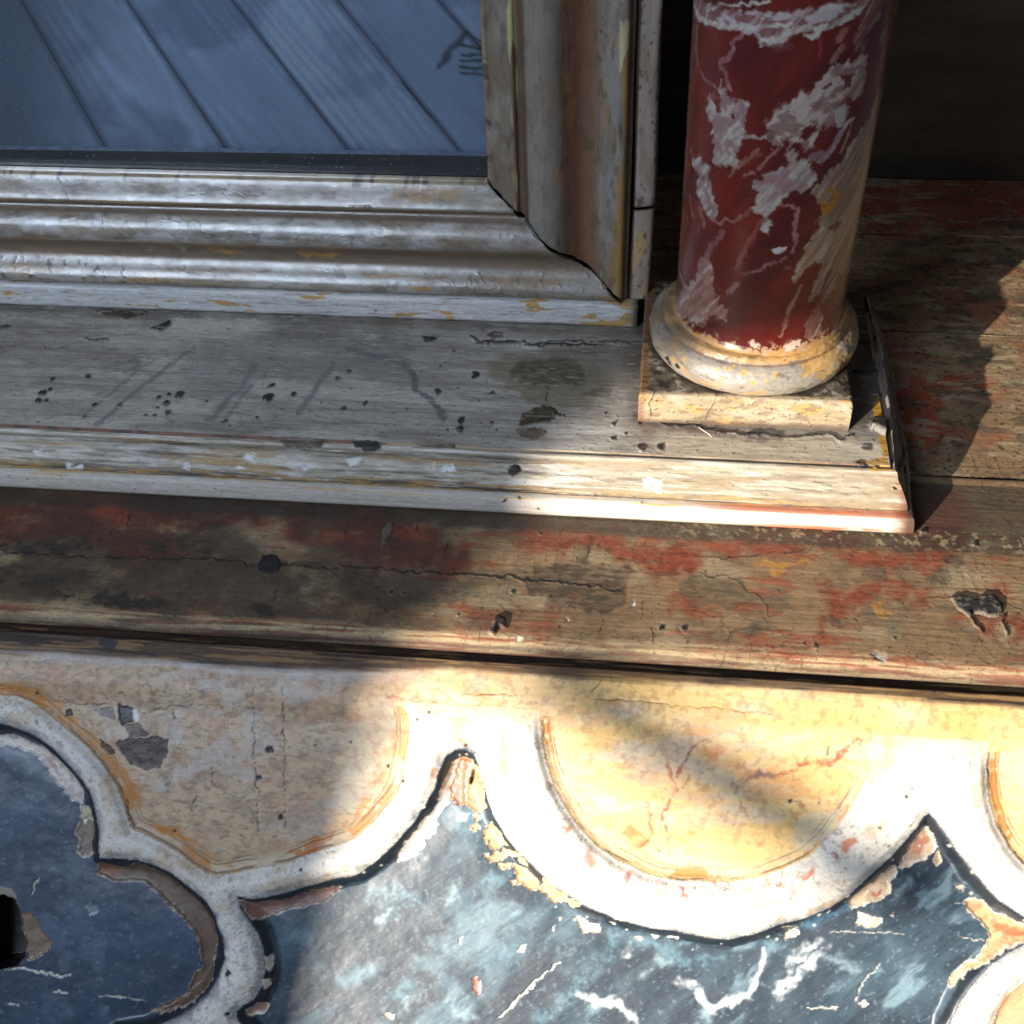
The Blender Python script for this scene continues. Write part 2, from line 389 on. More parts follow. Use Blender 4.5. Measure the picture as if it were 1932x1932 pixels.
# dark worn patches
for pts, reg, c, a in [([(-200, 1140), (180, 1150), (320, 1140), (490, 1130), (500, 1230), (300, 1235), (0, 1230), (-200, 1230)], 'D', (40, 36, 36), .9),
                    ([(480, 1490), (560, 1430), (700, 1430), (780, 1490), (960, 1500), (980, 1550), (850, 1560), (600, 1540)], 'D', (38, 32, 32), .92),
                    ([(260, 1470), (340, 1430), (410, 1460), (340, 1490)], 'D', (36, 32, 30), .92),
                    ([(1180, 1090), (1230, 1060), (1280, 1080), (1230, 1100)], 'D', (52, 44, 36), .8),
                    ([(-100, 1270), (100, 1290), (330, 1350), (420, 1340), (560, 1320), (500, 1400), (200, 1420), (-100, 1400)], 'D', (46, 42, 36), .7),
                    ([(830, 1150), (1100, 1090), (1270, 1160), (1200, 1240), (900, 1230)], 'D', (70, 62, 48), .8),
                    ([(1380, 1560), (1480, 1540), (1550, 1500), (1570, 1580), (1460, 1590)], 'D', (40, 34, 30), .9),
                    ([(200, 1250), (1270, 1260), (1900, 1290), (1900, 1420), (700, 1450), (200, 1400)], 'D', (84, 76, 62), .55),
                    ([(0, 1330), (300, 1330), (700, 1370), (760, 1480), (500, 1540), (100, 1500), (-200, 1440), (-200, 1340)], 'E', (72, 66, 54), .6),
                    ([(1050, 1350), (1300, 1270), (1480, 1270), (1640, 1290), (1700, 1340), (1620, 1500), (1560, 1560), (1250, 1540), (1100, 1480)], 'E', (66, 56, 44), .8),
                    ([(1380, 1180), (1480, 1200), (1420, 1290), (1330, 1280)], 'E', (74, 60, 48), .6),
                    ([(20, 1340), (180, 1300), (330, 1350), (420, 1450), (360, 1500), (120, 1480), (40, 1500)], 'F', (92, 82, 62), .8),
                    ([(940, 1310), (1160, 1280), (1170, 1350), (1000, 1350)], 'F', (100, 90, 72), .8), ([(1400, 1300), (1500, 1290), (1500, 1360), (1420, 1360)], 'F', (100, 90, 72), .8),
                    ([(1490, 1220), (1600, 1190), (1640, 1250), (1560, 1300)], 'F', (62, 54, 44), .7), ([(840, 1530), (900, 1570), (950, 1620), (900, 1630), (850, 1580)], 'F', (80, 72, 58), .9),
                    ([(20, 1610), (130, 1640), (330, 1650), (200, 1690), (40, 1660)], 'F', (84, 70, 48), .7), ([(360, 1600), (480, 1560), (540, 1620), (440, 1640)], 'F', (84, 76, 62), .7),
                    ([(1080, 1420), (1250, 1500), (1350, 1600), (1200, 1650), (1050, 1580)], 'F', (116, 104, 82), .6)]:
    s.mix(s.poly(pts, reg, 4, 10, 24, 11+len(pts))*(.55+.45*sm(.35, .6, g3)), c, a)
# grime where the plinth meets the top, ochre streaks, pale worn streaks
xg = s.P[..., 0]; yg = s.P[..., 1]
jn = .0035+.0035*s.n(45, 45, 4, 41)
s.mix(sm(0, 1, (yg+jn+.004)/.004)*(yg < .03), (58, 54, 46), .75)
s.mix(sm(.60, .68, s.n(9, 6, 3, 43))*sm(-.008, -.003, yg)*(yg < .004)*sm(.03, .09, xg), (176, 160, 120), .6)
for pts in ([(420, 1240), (600, 1240), (780, 1240), (600, 1270), (480, 1280)], [(520, 1290), (620, 1280), (540, 1320)], [(1080, 1500), (1180, 1500), (1150, 1560)]):
    s.mix(s.poly(pts, 'F', 3, 8, 20, 9), (196, 140, 58), .7)
for pts in ([(120, 1500), (300, 1560), (200, 1600)], [(1000, 1300), (1100, 1300), (1080, 1370), (1000, 1350)], [(1100, 1440), (1800, 1430), (2000, 1460), (1900, 1540), (1500, 1500), (1150, 1520)]):
    s.mix(s.poly(pts, 'D', 8, 14, 30, 8)*sm(.35, .6, g3), (176, 158, 124), .7)
dirt_shade = sm(.06, -.06, xg+.05*(s.n(120, 60, 4, 47)-.5))*sm(.035, .0, yg); s.mix(dirt_shade*sm(.25, .6, s.n(80, 40, 5, 48)), (58, 48, 40), .72)  # left side darkened: grime, with shade put into the colour too
# worn front edge: pale and streaked
fe = sm(-.0555, -.0600, yg)
s.mix(fe*sm(.35, .6, s.n(120, 4, 3, 45)), (196, 172, 132), .75); s.mix(fe*sm(.58, .68, s.n(90, 3, 3, 46)), (140, 62, 40), .7)
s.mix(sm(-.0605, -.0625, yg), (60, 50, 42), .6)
s.mix(sm(-.004, -.0058, s.P[..., 2]), (16, 13, 11), 1)  # underside painted near black, the gap's shade in the colour
cracks(s, [[(0, 1225), (250, 1230), (500, 1245), (760, 1255), (1000, 1260), (1300, 1265), (1450, 1290), (1700, 1295), (1930, 1320)]], 2.6, .0003, reg='D')
cracks(s, [[(0, 1305), (250, 1320), (600, 1345), (900, 1355), (1230, 1390), (1600, 1440)]], 2.6, .0003, reg='E')
cracks(s, [[(700, 1170), (720, 1070), (740, 1000)], [(1550, 1510), (1560, 1440)], [(940, 1240), (930, 1180)], [(770, 1250), (790, 1200)]], 1.8, .0004, reg='D')
cracks(s, [[(1400, 1260), (1420, 1200), (1440, 1140)], [(1490, 1700), (1490, 1600)], [(1250, 1700), (1255, 1620)], [(1780, 1750), (1790, 1650)], [(1740, 1580), (1730, 1510)], [(40, 1140), (60, 1030)], [(100, 1110), (140, 1010)], [(445, 1120), (455, 1040)], [(590, 1230), (640, 1140)]], 1.6, .0002, reg='E')
cracks(s, [[(20, 1300), (300, 1330), (360, 1370)], [(350, 1360), (500, 1480), (520, 1560)], [(1370, 1450), (1520, 1440)], [(1800, 1470), (1932, 1510)], [(700, 1200), (790, 1110)], [(0, 1190), (300, 1230), (560, 1190), (700, 1200)]], 1.6, .00012, reg='F')
# leaf-shaped bare sliver, round knot, chips with lifted edges
def chip(s, pts, reg, c, depth=.0006, rim=None, rw=3.0, warp=2.5, ws=9, seed=3, soft=1.2):
    if rim is not None:
        m = s.poly(pts, reg, soft, warp, ws, seed, grow=rw); s.mix(m, rim); s.h += m*depth*.25
    m = s.poly(pts, reg, soft, warp, ws, seed); s.mix(m, c); s.h -= m*depth
    if m.max() > 0:
        r = np.flatnonzero(m.any(axis=1)); q = np.flatnonzero(m.any(axis=0)); sl = (slice(r[0], r[-1]+1), slice(q[0], q[-1]+1))
        k = np.full(m.shape, .5, np.float32); k[sl] = fbm(s.U[sl], s.V[sl], 11, 6, 4, seed+70); s.mix(m*sm(.5, .66, k), tuple(int(v*.66) for v in c), .7); s.mix(m*sm(.6, .7, 1-k), tuple(min(255, int(v*1.3+14)) for v in c), .5); s.h -= m*(k-.5)*.0003
    return m
chip(s, [(255, 1190), (250, 1100), (280, 1050), (305, 1040), (300, 1110), (275, 1160)], 'E', (104, 98, 84), .0005)
chip(s, [(1475, 1290), (1500, 1240), (1560, 1235), (1600, 1270), (1585, 1330), (1530, 1355), (1470, 1330)], 'D', (36, 30, 28), .0006)
chip(s, [(860, 1680), (880, 1640), (890, 1600), (920, 1580), (950, 1600), (950, 1650), (910, 1640), (890, 1695)], 'E', (52, 40, 36), .001)
m = chip(s, [(1520, 1440), (1570, 1430), (1640, 1450), (1680, 1470), (1690, 1430), (1770, 1430), (1800, 1490), (1810, 1530), (1740, 1550), (1690, 1530), (1610, 1540), (1560, 1500)], 'F', (46, 40, 38), .0014, rim=(150, 134, 108), rw=1.5)
s.mix(m*sm(.55, .62, s.n(9, 5, 3, 51)), (120, 112, 100), .7)
cracks(s, [[(1620, 1530), (1690, 1650)], [(1810, 1530), (1850, 1660)]], 3.4, .0006, reg='F')
chip(s, [(750, 1720), (760, 1690), (780, 1710), (775, 1730)], 'F', (92, 78, 56), .0004)
chip(s, [(1080, 1750), (1120, 1740), (1170, 1770), (1160, 1800), (1110, 1790)], 'F', (150, 138, 124), -.0003)
m = s.poly([(1590, 1230), (1640, 1180), (1720, 1190), (1750, 1250), (1700, 1310), (1620, 1300)], 'F', 2, 3, 12, 4); s.mix(m*sm(.4, .6, g3), (150, 112, 82), .8)
for q in ([(1015, 1730), (1020, 1690), (1045, 1700), (1040, 1730)], [(1290, 1590), (1310, 1600), (1300, 1620)], [(1665, 1510), (1700, 1490), (1680, 1525)]): chip(s, q, 'E', (190, 180, 160), -.0003)
spots(s, [(300, 1445, 10), (370, 1450, 8), (680, 1577, 6), (990, 1445, 10), (1840, 1650, 14), (1145, 1110, 6)], 'E', (34, 28, 24))
spots(s, [(702, 1700, 6), (30, 1620, 16), (1660, 1140, 14), (1210, 1675, 6), (1380, 1070, 18)], 'F', (34, 30, 26))
speck(s, 6, 4, 61, .83, (40, 34, 28), .7, .0001)
wl = worley(s.U+6*s.n(20, 20, 2, 63), s.V, 26, 3); m = (1-sm(.0, .055, wl))*sm(.44, .56, s.n(120, 60, 3, 64)); s.mix(m, (44, 36, 28), .6); s.h -= m*.00008
s.h += (.0003*(s.n(90, 30, 4, 65)-.5)+.00018*(s.n(140, 4, 3, 66)-.5)).astype(np.float32)*(s.P[..., 2] > -.003)
s.rg = .45+.4*g2
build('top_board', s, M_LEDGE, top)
# boards further back, seen to the right of the plinth
def back_board(y0, y1, sy, seed):
    s = flat(y0+.00015, y1-.00015, .0400 if y0 > .1 else .118, .300, .00045, sy)
    s.U = s.U+0; g, g2, g3 = ledge_paint(s, False)
    for pts, reg in [([(1440, 230), (1560, 200), (1700, 220), (1820, 240), (1760, 310), (1640, 300), (1480, 330)], 'F'), ([(1200, 300), (1400, 200), (1500, 480), (1400, 700), (1280, 500)], 'F'),
                     ([(1010, 1010), (1900, 1010), (2300, 1010), (2300, 1250), (1850, 1240), (1600, 1260), (1200, 1210), (1010, 1200)], 'R'), ([(1250, 1150), (1380, 1290), (1000, 1310)], 'R'),
                     ([(1400, 800), (1560, 790), (1660, 900), (1600, 1000), (1380, 1000)], 'F')]:
        m = s.poly(pts, reg, 9, 16, 30, seed); s.mix(m, (140, 84, 54), .4); s.mix(m*sm(.25, .55, g3*.3+.7*s.n(60, 30, 4, seed)), (156, 70, 42), .85)
    s.mix(sm(.5, .7, s.n(110, 60, 4, seed+11)), (150, 84, 54), .55); s.mix(sm(.55, .7, s.n(50, 22, 4, seed+2)), (84, 74, 58), .7); s.mix(sm(.6, .75, s.n(80, 14, 4, seed+3)), (178, 160, 128), .6)
    d = np.minimum(s.P[..., 1]-y0, y1-s.P[..., 1]); e = sm(.0007, .0001, d+.0010*(s.n(60, 60, 3, seed+4)-.42))
    e = e*sm(.4, .55, s.n(90, 90, 3, seed+12)); s.mix(e, (52, 42, 34), .7); s.h -= (e*.0003).astype(np.float32)
    s.mix(sm(.5, .62, s.n(150, 30, 2, seed+9))*sm(.0028, .0016, s.P[..., 1]-y0), (206, 184, 146), .8)
    wl = worley(s.U+6*s.n(20, 20, 2, seed+5), s.V, 22, 5); m = (1-sm(.0, .06, wl))*sm(.42, .55, s.n(120, 60, 3, seed+6)); s.mix(m, (48, 38, 28), .65); s.h -= m*.00008
    speck(s, 7, 4, seed+7, .74, (40, 34, 28), .8)
    s.h += (.0004*(s.n(90, 30, 4, seed+8)-.5)+.00018*(s.n(140, 4, 3, seed+10)-.5)).astype(np.float32)
    s.rg = .5+.4*g2
    build('top_board', s, M_LEDGE, top)
back_board(.0344, .1290, .00055, 71); back_board(.1290, .2100, .0007, 87); back_board(.2100, .2660, .0008, 95)
prism('under_board', [(-.056, -.0085), (.30, -.0085), (.30, -.020), (-.056, -.020)], 'x', XL, .30, M_VOID, top, 0)
o = empty('back_panel', cab)
prism('panel_board', [(.0, .0), (.42, .0), (.42, .42), (.0, .42)], 'y', .2662, .28, M_DARK, o)
prism('cabinet_side', [(-.262, .0), (.0395, .0), (.0395, .42), (-.262, .42)], 'y', .119, .262, M_VOID, o)

# ------------------------------------------------------------------ plinth
plinth = empty('plinth', cab)
mould = refine(np.array([(.0160, .0198), (.0158, .0200), (.0150, .0186), (.0143, .0186), (.0140, .0198), (.0125, .0198), (.0118, .0188), (.0112, .0168),
                         (.0092, .0152), (.0070, .0130), (.0054, .0106), (.0047, .0088), (.0052, .0082), (.0022, .0080), (.0010, .0070), (.0003, .0015), (.0010, .0003), (.004, -.0005)]), 2)
XE = .1445                                     # right end of the plinth at its foot
fn0, cumm = profile_fn(mould)
# plinth top
s = flat(.0155, .1300, XL, .1348, .00042, .00062, HP)
g = s.n(260, 8, 4, 101); g2 = s.n(70, 40, 5, 102); g3 = s.n(14, 4, 3, 103)
s.col = (lin((170, 163, 153))*(.80+.24*g+.12*s.n(20, 12, 4, 108))[..., None]).astype(np.float32)
s.mix(sm(.45, .7, g2), (150, 142, 130), .7); s.mix(sm(.52, .68, s.n(220, 34, 5, 109)), (124, 114, 102), .45); s.mix(sm(.60, .68, s.n(260, 5, 3, 110)), (108, 98, 88), .4)
s.mix(sm(.5, .66, s.n(190, 22, 4, 104)), (206, 200, 190), .45)
X, Y = s.P[..., 0], s.P[..., 1]
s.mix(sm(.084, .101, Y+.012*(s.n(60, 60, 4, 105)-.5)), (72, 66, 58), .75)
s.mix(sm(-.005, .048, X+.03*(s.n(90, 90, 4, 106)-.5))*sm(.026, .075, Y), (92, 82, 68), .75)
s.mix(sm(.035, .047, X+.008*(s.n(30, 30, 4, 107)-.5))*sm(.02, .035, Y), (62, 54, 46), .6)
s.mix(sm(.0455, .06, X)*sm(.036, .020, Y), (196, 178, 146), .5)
s.mix(s.poly([(820, 160), (960, 110), (1200, 100), (1420, 130), (1580, 260), (1520, 330), (1360, 400), (1200, 400), (1060, 340), (930, 270)], 'E', 9, 12, 30, 4), (128, 118, 92), .7)
s.mix(s.poly([(960, 190), (1050, 130), (1180, 110), (1380, 130), (1400, 230), (1330, 280), (1240, 270), (1180, 310), (1060, 260)], 'E', 6, 14, 30, 5)*(.5+.5*sm(.35, .6, g3)), (84, 76, 58), .85)
s.mix(s.poly([(700, 570), (760, 520), (880, 510), (880, 560), (760, 590)], 'K', 4, 6, 20, 5), (96, 84, 60), .7)
chip(s, [(280, 770), (300, 690), (440, 640), (510, 660), (530, 700), (500, 735), (390, 745)], 'K', (78, 64, 46), .0006, rim=(60, 52, 42), rw=.8)
chip(s, [(265, 790), (330, 780), (450, 790), (440, 830), (370, 855), (290, 840)], 'K', (120, 104, 88), .0003, rim=(88, 78, 66), rw=.8)
chip(s, [(85, 190), (120, 165), (180, 175), (185, 200), (120, 215)], 'K', (110, 98, 86), .0003, rim=(84, 76, 66), rw=.8)
s.mix(s.line([(60, 60), (280, 110), (380, 150), (430, 220), (440, 290), (510, 340), (570, 400), (600, 470)], 'E', 11, 3, 5, 14, 6), (92, 90, 96), .8)
for p, w in (([(470, 450), (560, 370), (760, 200), (870, 130)], 7), ([(560, 480), (690, 370), (800, 280), (1000, 130), (1100, 50)], 11), ([(1180, 480), (1380, 280), (1460, 130)], 12), ([(1290, 460), (1430, 270)], 8), ([(1700, 420), (1820, 260), (1900, 150)], 12), ([(600, 160), (760, 120), (800, 150), (720, 190)], 10)):
    s.mix(s.line(p, 'D', w, 4, 4, 20, 7), (98, 96, 100), .62)
chip(s, [(540, 1770), (700, 1775), (850, 1775), (800, 1810), (720, 1830), (680, 1820), (610, 1810)], 'J', (70, 58, 44), .001)
chip(s, [(860, 1885), (890, 1870), (920, 1860), (970, 1835), (960, 1870), (920, 1895), (880, 1890)], 'J', (36, 28, 22), .0012)
chip(s, [(0, 1860), (60, 1855), (30, 1880), (0, 1885)], 'J', (40, 32, 26), .0008)
s.mix(s.poly([(980, 1820), (1200, 1810), (1530, 1840), (1450, 1875), (1150, 1900), (1000, 1880)], 'J', 4, 9, 22, 8), (206, 200, 186), .7)
s.mix(s.poly([(1540, 1880), (1700, 1830), (1932, 1830), (1932, 1932), (1600, 1932)], 'J', 6, 9, 22, 9), (120, 112, 100), .6)
chip(s, [(450, -10), (540, 5), (620, 0), (610, 15), (520, 15)], 'D', (40, 34, 30), .0008); chip(s, [(465, -10), (570, 0), (540, 20), (490, 28)], 'E', (34, 30, 28), .001)
cracks(s, [[(770, 15), (850, 35), (940, 38), (1020, 35), (1180, 45), (1500, 40)], [(740, -10), (780, 20)]], 4, .0012, reg='E'); cracks(s, [[(0, 250), (270, 255)], [(270, 255), (600, 235), (1000, 240)]], 3.4, .001, (38, 30, 26), reg='K')
cracks(s, [[(1500, 270), (1505, 200)], [(200, 60), (400, 62)], [(0, 50), (100, 40)]], 1.6, .0003, reg='D'); cracks(s, [[(1180, 380), (1190, 310)], [(380, 90), (400, 50), (440, 60)]], 2, .0004, reg='E')
spots(s, [(1530, 335, 31), (1020, 325, 30), (965, 322, 13), (240, 315, 22), (285, 292, 14), (215, 360, 20), (265, 355, 13), (300, 235, 14), (905, 340, 15), (950, 370, 22), (960, 420, 16), (895, 395, 10), (830, 437, 10), (880, 440, 12), (1550, 270, 18), (1175, 360, 10), (1280, 475, 13), (1305, 498, 6), (500, 218, 16), (1670, 320, 18), (1605, 405, 7), (1830, 370, 6), (1920, 230, 14), (680, 380, 14), (485, 445, 8), (215, 480, 7), (1460, 450, 9), (540, 378, 14), (1400, 345, 5)], 'D', (34, 30, 27), .0007)
spots(s, [(55, 192, 15), (562, 305, 22), (5, 228, 10), (655, 72, 10), (580, 158, 8), (680, 285, 7), (390, 402, 7), (875, 312, 16), (150, 372, 14), (20, 405, 20), (780, 210, 24), (795, 355, 6), (700, 470, 22), (690, 522, 24), (620, 520, 10), (870, 480, 10), (570, 560, 8), (900, 520, 5), (1280, 440, 10), (1562, 490, 9), (1230, 430, 10)], 'E', (46, 40, 34), .0005)
spots(s, [(878, 757, 10), (1045, 760, 14), (830, 690, 8), (540, 702, 12), (960, 820, 8), (1180, 905, 22), (1060, 905, 26), (880, 850, 16), (40, 750, 6), (140, 795, 5)], 'K', (44, 38, 32), .0005)
spots(s, [(1470, 1360, 22), (700, 700, 10)], 'T', (40, 34, 30), .0006)
s.mix(s.poly([(1030, 845), (1060, 800), (1050, 740), (1120, 730), (1160, 780), (1130, 860), (1180, 920), (1080, 930)], 'K', 8, 10, 20, 3), (112, 80, 60), .4)
s.mix(s.poly([(1050, 40), (1400, -10), (1932, -60), (2300, -20), (2380, 160), (2100, 260), (1700, 200), (1300, 330), (1100, 300)], 'D', 12, 22, 40, 6), (128, 122, 120), .5)
s.mix(s.poly([(-100, -80), (400, -60), (760, 60), (700, 200), (300, 120), (-100, 160)], 'D', 12, 20, 40, 6), (140, 130, 120), .4)
m = s.line([(1040, 722), (1100, 725), (1150, 742), (1210, 765), (1290, 768), (1380, 768), (1480, 792), (1560, 812), (1700, 818), (1932, 832)], 'K', 16, 7, 5, 14, 8); s.mix(m, (84, 70, 70), .75)
cracks(s, [[(1090, 722), (1150, 742), (1210, 765), (1290, 768), (1380, 768), (1480, 792), (1560, 812), (1700, 818), (1932, 832)]], 4.0, .0006, (14, 11, 12), reg='K', warp=3)
cracks(s, [[(890, 1193), (1000, 1205), (1140, 1217), (1240, 1200), (1300, 1198), (1370, 1230), (1440, 1205)]], 4.0, .0006, (14, 11, 12), reg='T', warp=2)
# the ochre strip and the dark notch at the right end
s.mix(s.poly([(650, 860), (700, 760), (740, 830), (760, 970), (670, 980)], 'N', 2, 3, 12, 3), (186, 134, 44), .95); s.mix(s.poly([(700, 1110), (780, 1105), (790, 1290), (740, 1290)], 'N', 2, 3, 12, 4), (186, 134, 44), .95)
s.mix(s.poly([(520, 1330), (700, 1290), (790, 1290), (780, 1350), (560, 1360)], 'N', 2, 3, 12, 4), (186, 138, 50), .9)
m = s.poly([(610, 1020), (660, 990), (800, 985), (800, 1110), (700, 1080), (640, 1060)], 'N', 1.5, 2, 9, 4); s.mix(m, (46, 38, 34)); s.h -= m*.0028
cracks(s, [[(480, 570), (640, 580), (720, 600), (880, 650)], [(480, 340), (700, 330)]], 5, .0012, (26, 22, 18), reg='N', warp=2)
spots(s, [(600, 1210, 40), (1080, 1230, 0.1)], 'N', (92, 84, 74), .0002)
speck(s, 5, 3.5, 111, .85, (60, 52, 44), .7, .0002); speck(s, 26, 2.2, 112, .72, (110, 102, 92), .45, .0001); speck(s, 40, 2.5, 113, .74, (204, 198, 188), .35)
s.h += (.0004*(s.n(110, 40, 3, 115)-.5)+.0002*(s.n(140, 3, 3, 116)-.5)).astype(np.float32)
s.rg = .35+.4*g2
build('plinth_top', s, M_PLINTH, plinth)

def mould_paint(s, L, worn=0.0):
    """zones follow the steps of the moulding"""
    y, z = s.P[..., 1] if worn == 0 else s.Q[..., 1], s.P[..., 2]
    st = s.n(130, 3.2, 4, 121); st2 = s.n(130, 6, 4, 122); sp = s.n(44, 7, 4, 123); big = s.n(260, 60, 3, 124)
    s.col = (lin((186, 176, 158))*(.6+.75*st)[..., None]).astype(np.float32)
    grv = sm(.0142, .0147, y)*sm(.0162, .0156, y)
    s.mix(grv, (116, 66, 38), .9); s.mix(grv*sm(.5, .62, s.n(40, 30, 3, 125)), (66, 56, 46), .9)
    s.mix(grv*sm(.56, .6, s.n(300, 60, 2, 126)), (176, 160, 134), .9)
    fil = sm(.0119, .0123, y)*sm(.0145, .0141, y)
    s.mix(fil*sm(.34, .5, st2), (226, 218, 208), .9); s.mix(fil*sm(.6, .68, st), (120, 108, 92), .8)
    ov = sm(.0122, .0116, y)*sm(.0044, .0050, y)
    s.mix(ov*sm(.46, .66, sp), (206, 200, 190), .7); s.mix(ov*sm(.52, .70, st2), (112, 100, 84), .6)
    s.mix(ov*sm(.58, .68, s.n(150, 9, 4, 127)), (178, 142, 82), .7); s.mix(ov*sm(.58, .72, s.n(70, 10, 5, 128)), (224, 222, 220), .45)
    s.mix(ov*sm(.60, .74, s.n(110, 5, 4, 129)), (72, 62, 54), .6)
    s.mix(ov*sm(.0095, .0118, y)*sm(.35, .6, st), (88, 78, 64), .7)
    ft = sm(.0058, .0052, y)*sm(.0036, .0042, y)
    s.mix(ft*sm(.35, .5, st), (74, 64, 54), .85); s.mix(ft*sm(.52, .62, s.n(60, 4, 3, 130)), (176, 138, 78), .85)
    bd = sm(.0040, .0033, y)*sm(.0016, .0023, z)
    s.mix(bd, (206, 198, 188), .95); s.mix(bd*sm(.55, .75, s.n(200, 3, 4, 131)), (184, 172, 160), .7)
    s.mix(bd*sm(.62, .7, s.n(110, 4, 3, 132))*sm(.0062, .0076, z), (206, 166, 96), .8)
    s.mix(sm(.0018, .0008, z), (84, 76, 62), .85)
    s.rg = .3+.4*st2
    s.h += (.00035*(sp-.5)*ov+.00012*(st-.5)+.0002*(s.n(90, 20, 3, 133)-.5)).astype(np.float32)
    for m_, d in ((ov*sm(.62, .7, s.n(60, 5, 3, 129)), .0004), (ft*sm(.35, .5, st), .0002)): s.h -= (m_*d).astype(np.float32)
bm = np.linspace(0, cumm[-1], 118)
def front_fn(A, B):
    P = fn0(A*0, B); k = P[..., 1]                               # the end is cut back along a mitre
    t = (A-XL)/(XE-XL)
    P[..., 0] = XL+t*(XE-.62*k-XL); return P
s = Surf(np.linspace(XL, XE, 1000), bm, front_fn, UMA, .00024)
mould_paint(s, cumm[-1])
xx = s.P[..., 0]; yy = s.P[..., 1]; zz = s.P[..., 2]
s.mix(sm(.0, .05, xx)*(.35+.65*sm(.3, .6, s.n(160, 8, 3, 141)))*sm(.0040, .0046, yy), (146, 130, 106), .88)                       # warmer, rubbed end
s.mix(sm(.05, .09, xx)*sm(.0042, .0038, yy)*sm(.0068, .0076, zz), (172, 84, 44), .8)
s.mix(sm(.07, .11, xx)*sm(.004, .0034, yy)*sm(.0034, .002, zz)*sm(.4, .55, s.n(80, 20, 3, 142)), (190, 92, 50), .8)
for pts, reg, c in (([(75, 570), (120, 550), (230, 560), (240, 630), (150, 640), (90, 610)], 'E', (50, 46, 46)), ([(1590, 590), (1640, 555), (1780, 560), (1890, 590), (1830, 615), (1650, 620)], 'D', (110, 94, 82)),
                    ([(440, 600), (560, 590), (680, 595), (650, 625), (500, 620)], 'E', (104, 92, 78))):
    chip(s, pts, reg, c, .0003, soft=2)
chip(s, [(220, 1055), (235, 1025), (275, 1020), (290, 1045), (270, 1075), (235, 1085)], 'K', (44, 38, 38), .0009, rim=(120, 108, 96), rw=2)
for pts, reg in (([(1380, 670), (1440, 650), (1475, 665), (1440, 680), (1465, 710), (1420, 705)], 'D'), ([(1330, 740), (1370, 720), (1410, 735), (1370, 745)], 'D'), ([(1720, 745), (1760, 715), (1800, 735), (1760, 750)], 'D'),
                 ([(520, 750), (530, 710), (550, 700), (545, 740)], 'E'), ([(570, 750), (600, 720), (655, 715), (665, 755), (620, 765)], 'E'), ([(40, 690), (130, 680), (110, 720), (60, 730)], 'E'), ([(180, 640), (240, 630), (230, 670)], 'D'), ([(380, 710), (480, 720), (470, 745), (380, 740)], 'D'), ([(1050, 700), (1090, 715), (1080, 750), (1040, 740)], 'D')):
    m = s.poly(pts, reg, 1.4, 1.6, 9, 5); s.mix(m*sm(.25, .45, s.n(12, 4, 3, 149)), (232, 232, 236), .85); s.h += m*.0002
s.mix(s.poly([(1070, 1110), (1210, 1100), (1190, 1190), (1080, 1180)], 'K', 2, 5, 12, 6)*sm(.3, .5, s.n(20, 6, 3, 143)), (226, 226, 224), .85)
m = s.poly([(175, 1250), (195, 1228), (205, 1230), (185, 1252)], 'K', 1, 1, 8, 7); s.mix(m, (28, 24, 24)); s.h -= m*.0006
spots(s, [(760, 1200, 10), (1015, 1213, 8), (412, 1288, 8), (285, 1222, 10)], 'K', (40, 34, 32), .0003)
spots(s, [(570, 1372, 38), (665, 1392, 26), (830, 1555, 14)], 'N', (34, 24, 34), .0006)
s.mix(s.poly([(620, 1370), (760, 1340), (830, 1380), (700, 1410), (600, 1400)], 'N', 2, 3, 12, 4), (196, 150, 58), .8)
s.mix(sm(XE-.0095, XE-.004, xx+yy*0+.004*(s.n(18, 18, 3, 145)-.5)), (120, 66, 40), .75); s.mix(sm(XE-.0055, XE-.002, xx), (60, 40, 30), .8)
speck(s, 6, 4, 146, .87, (70, 60, 50), .7, .0002)
build('front_moulding', s, M_PLINTH, plinth)
# broken raw end grain: the return of the moulding along the right side
def ret_fn(A, B):
    P = fn0(A*0, B); k = P[..., 1].copy(); out = np.empty(P.shape)
    out[..., 0] = XE-.62*k+.0022*np.sin(np.pi*np.clip(A, 0, 1))*np.clip(B/.004, 0, 1); out[..., 1] = k+A*(.128-k); out[..., 2] = P[..., 2]; return out
s = Surf(np.linspace(0, 1, 300), np.linspace(0, cumm[-1], 70), ret_fn, .0022, .00024); s.flip = True
s.U = s.a*.125/.00032
r1, r2 = s.n(70, 9, 4, 151), s.n(200, 5, 4, 152)
s.col = (lin((140, 130, 118))*(.35+1.2*r1)[..., None]).astype(np.float32); s.mix(sm(.6, .68, r2), (170, 162, 150), .8); s.mix(sm(.62, .7, s.n(24, 6, 3, 153)), (22, 20, 18), .9)
s.h += (.0028*(s.n(60, 40, 3, 154)-.5)+.0009*(s.n(30, 6, 4, 155)-.5)-.0004).astype(np.float32); s.rg[:] = .75
edge_m = np.clip(np.minimum(s.a*12, s.b/.0015), 0, 1); s.h *= edge_m.astype(np.float32)
build('return_moulding', s, M_PLINTH, plinth)
prism('plinth_core', [(.010, .0005), (.1295, .0005), (.1295, .0172), (.0215, .0172), (.0215, .012), (.012, .006)], 'x', XL, .134, M_RAW, plinth, 0)

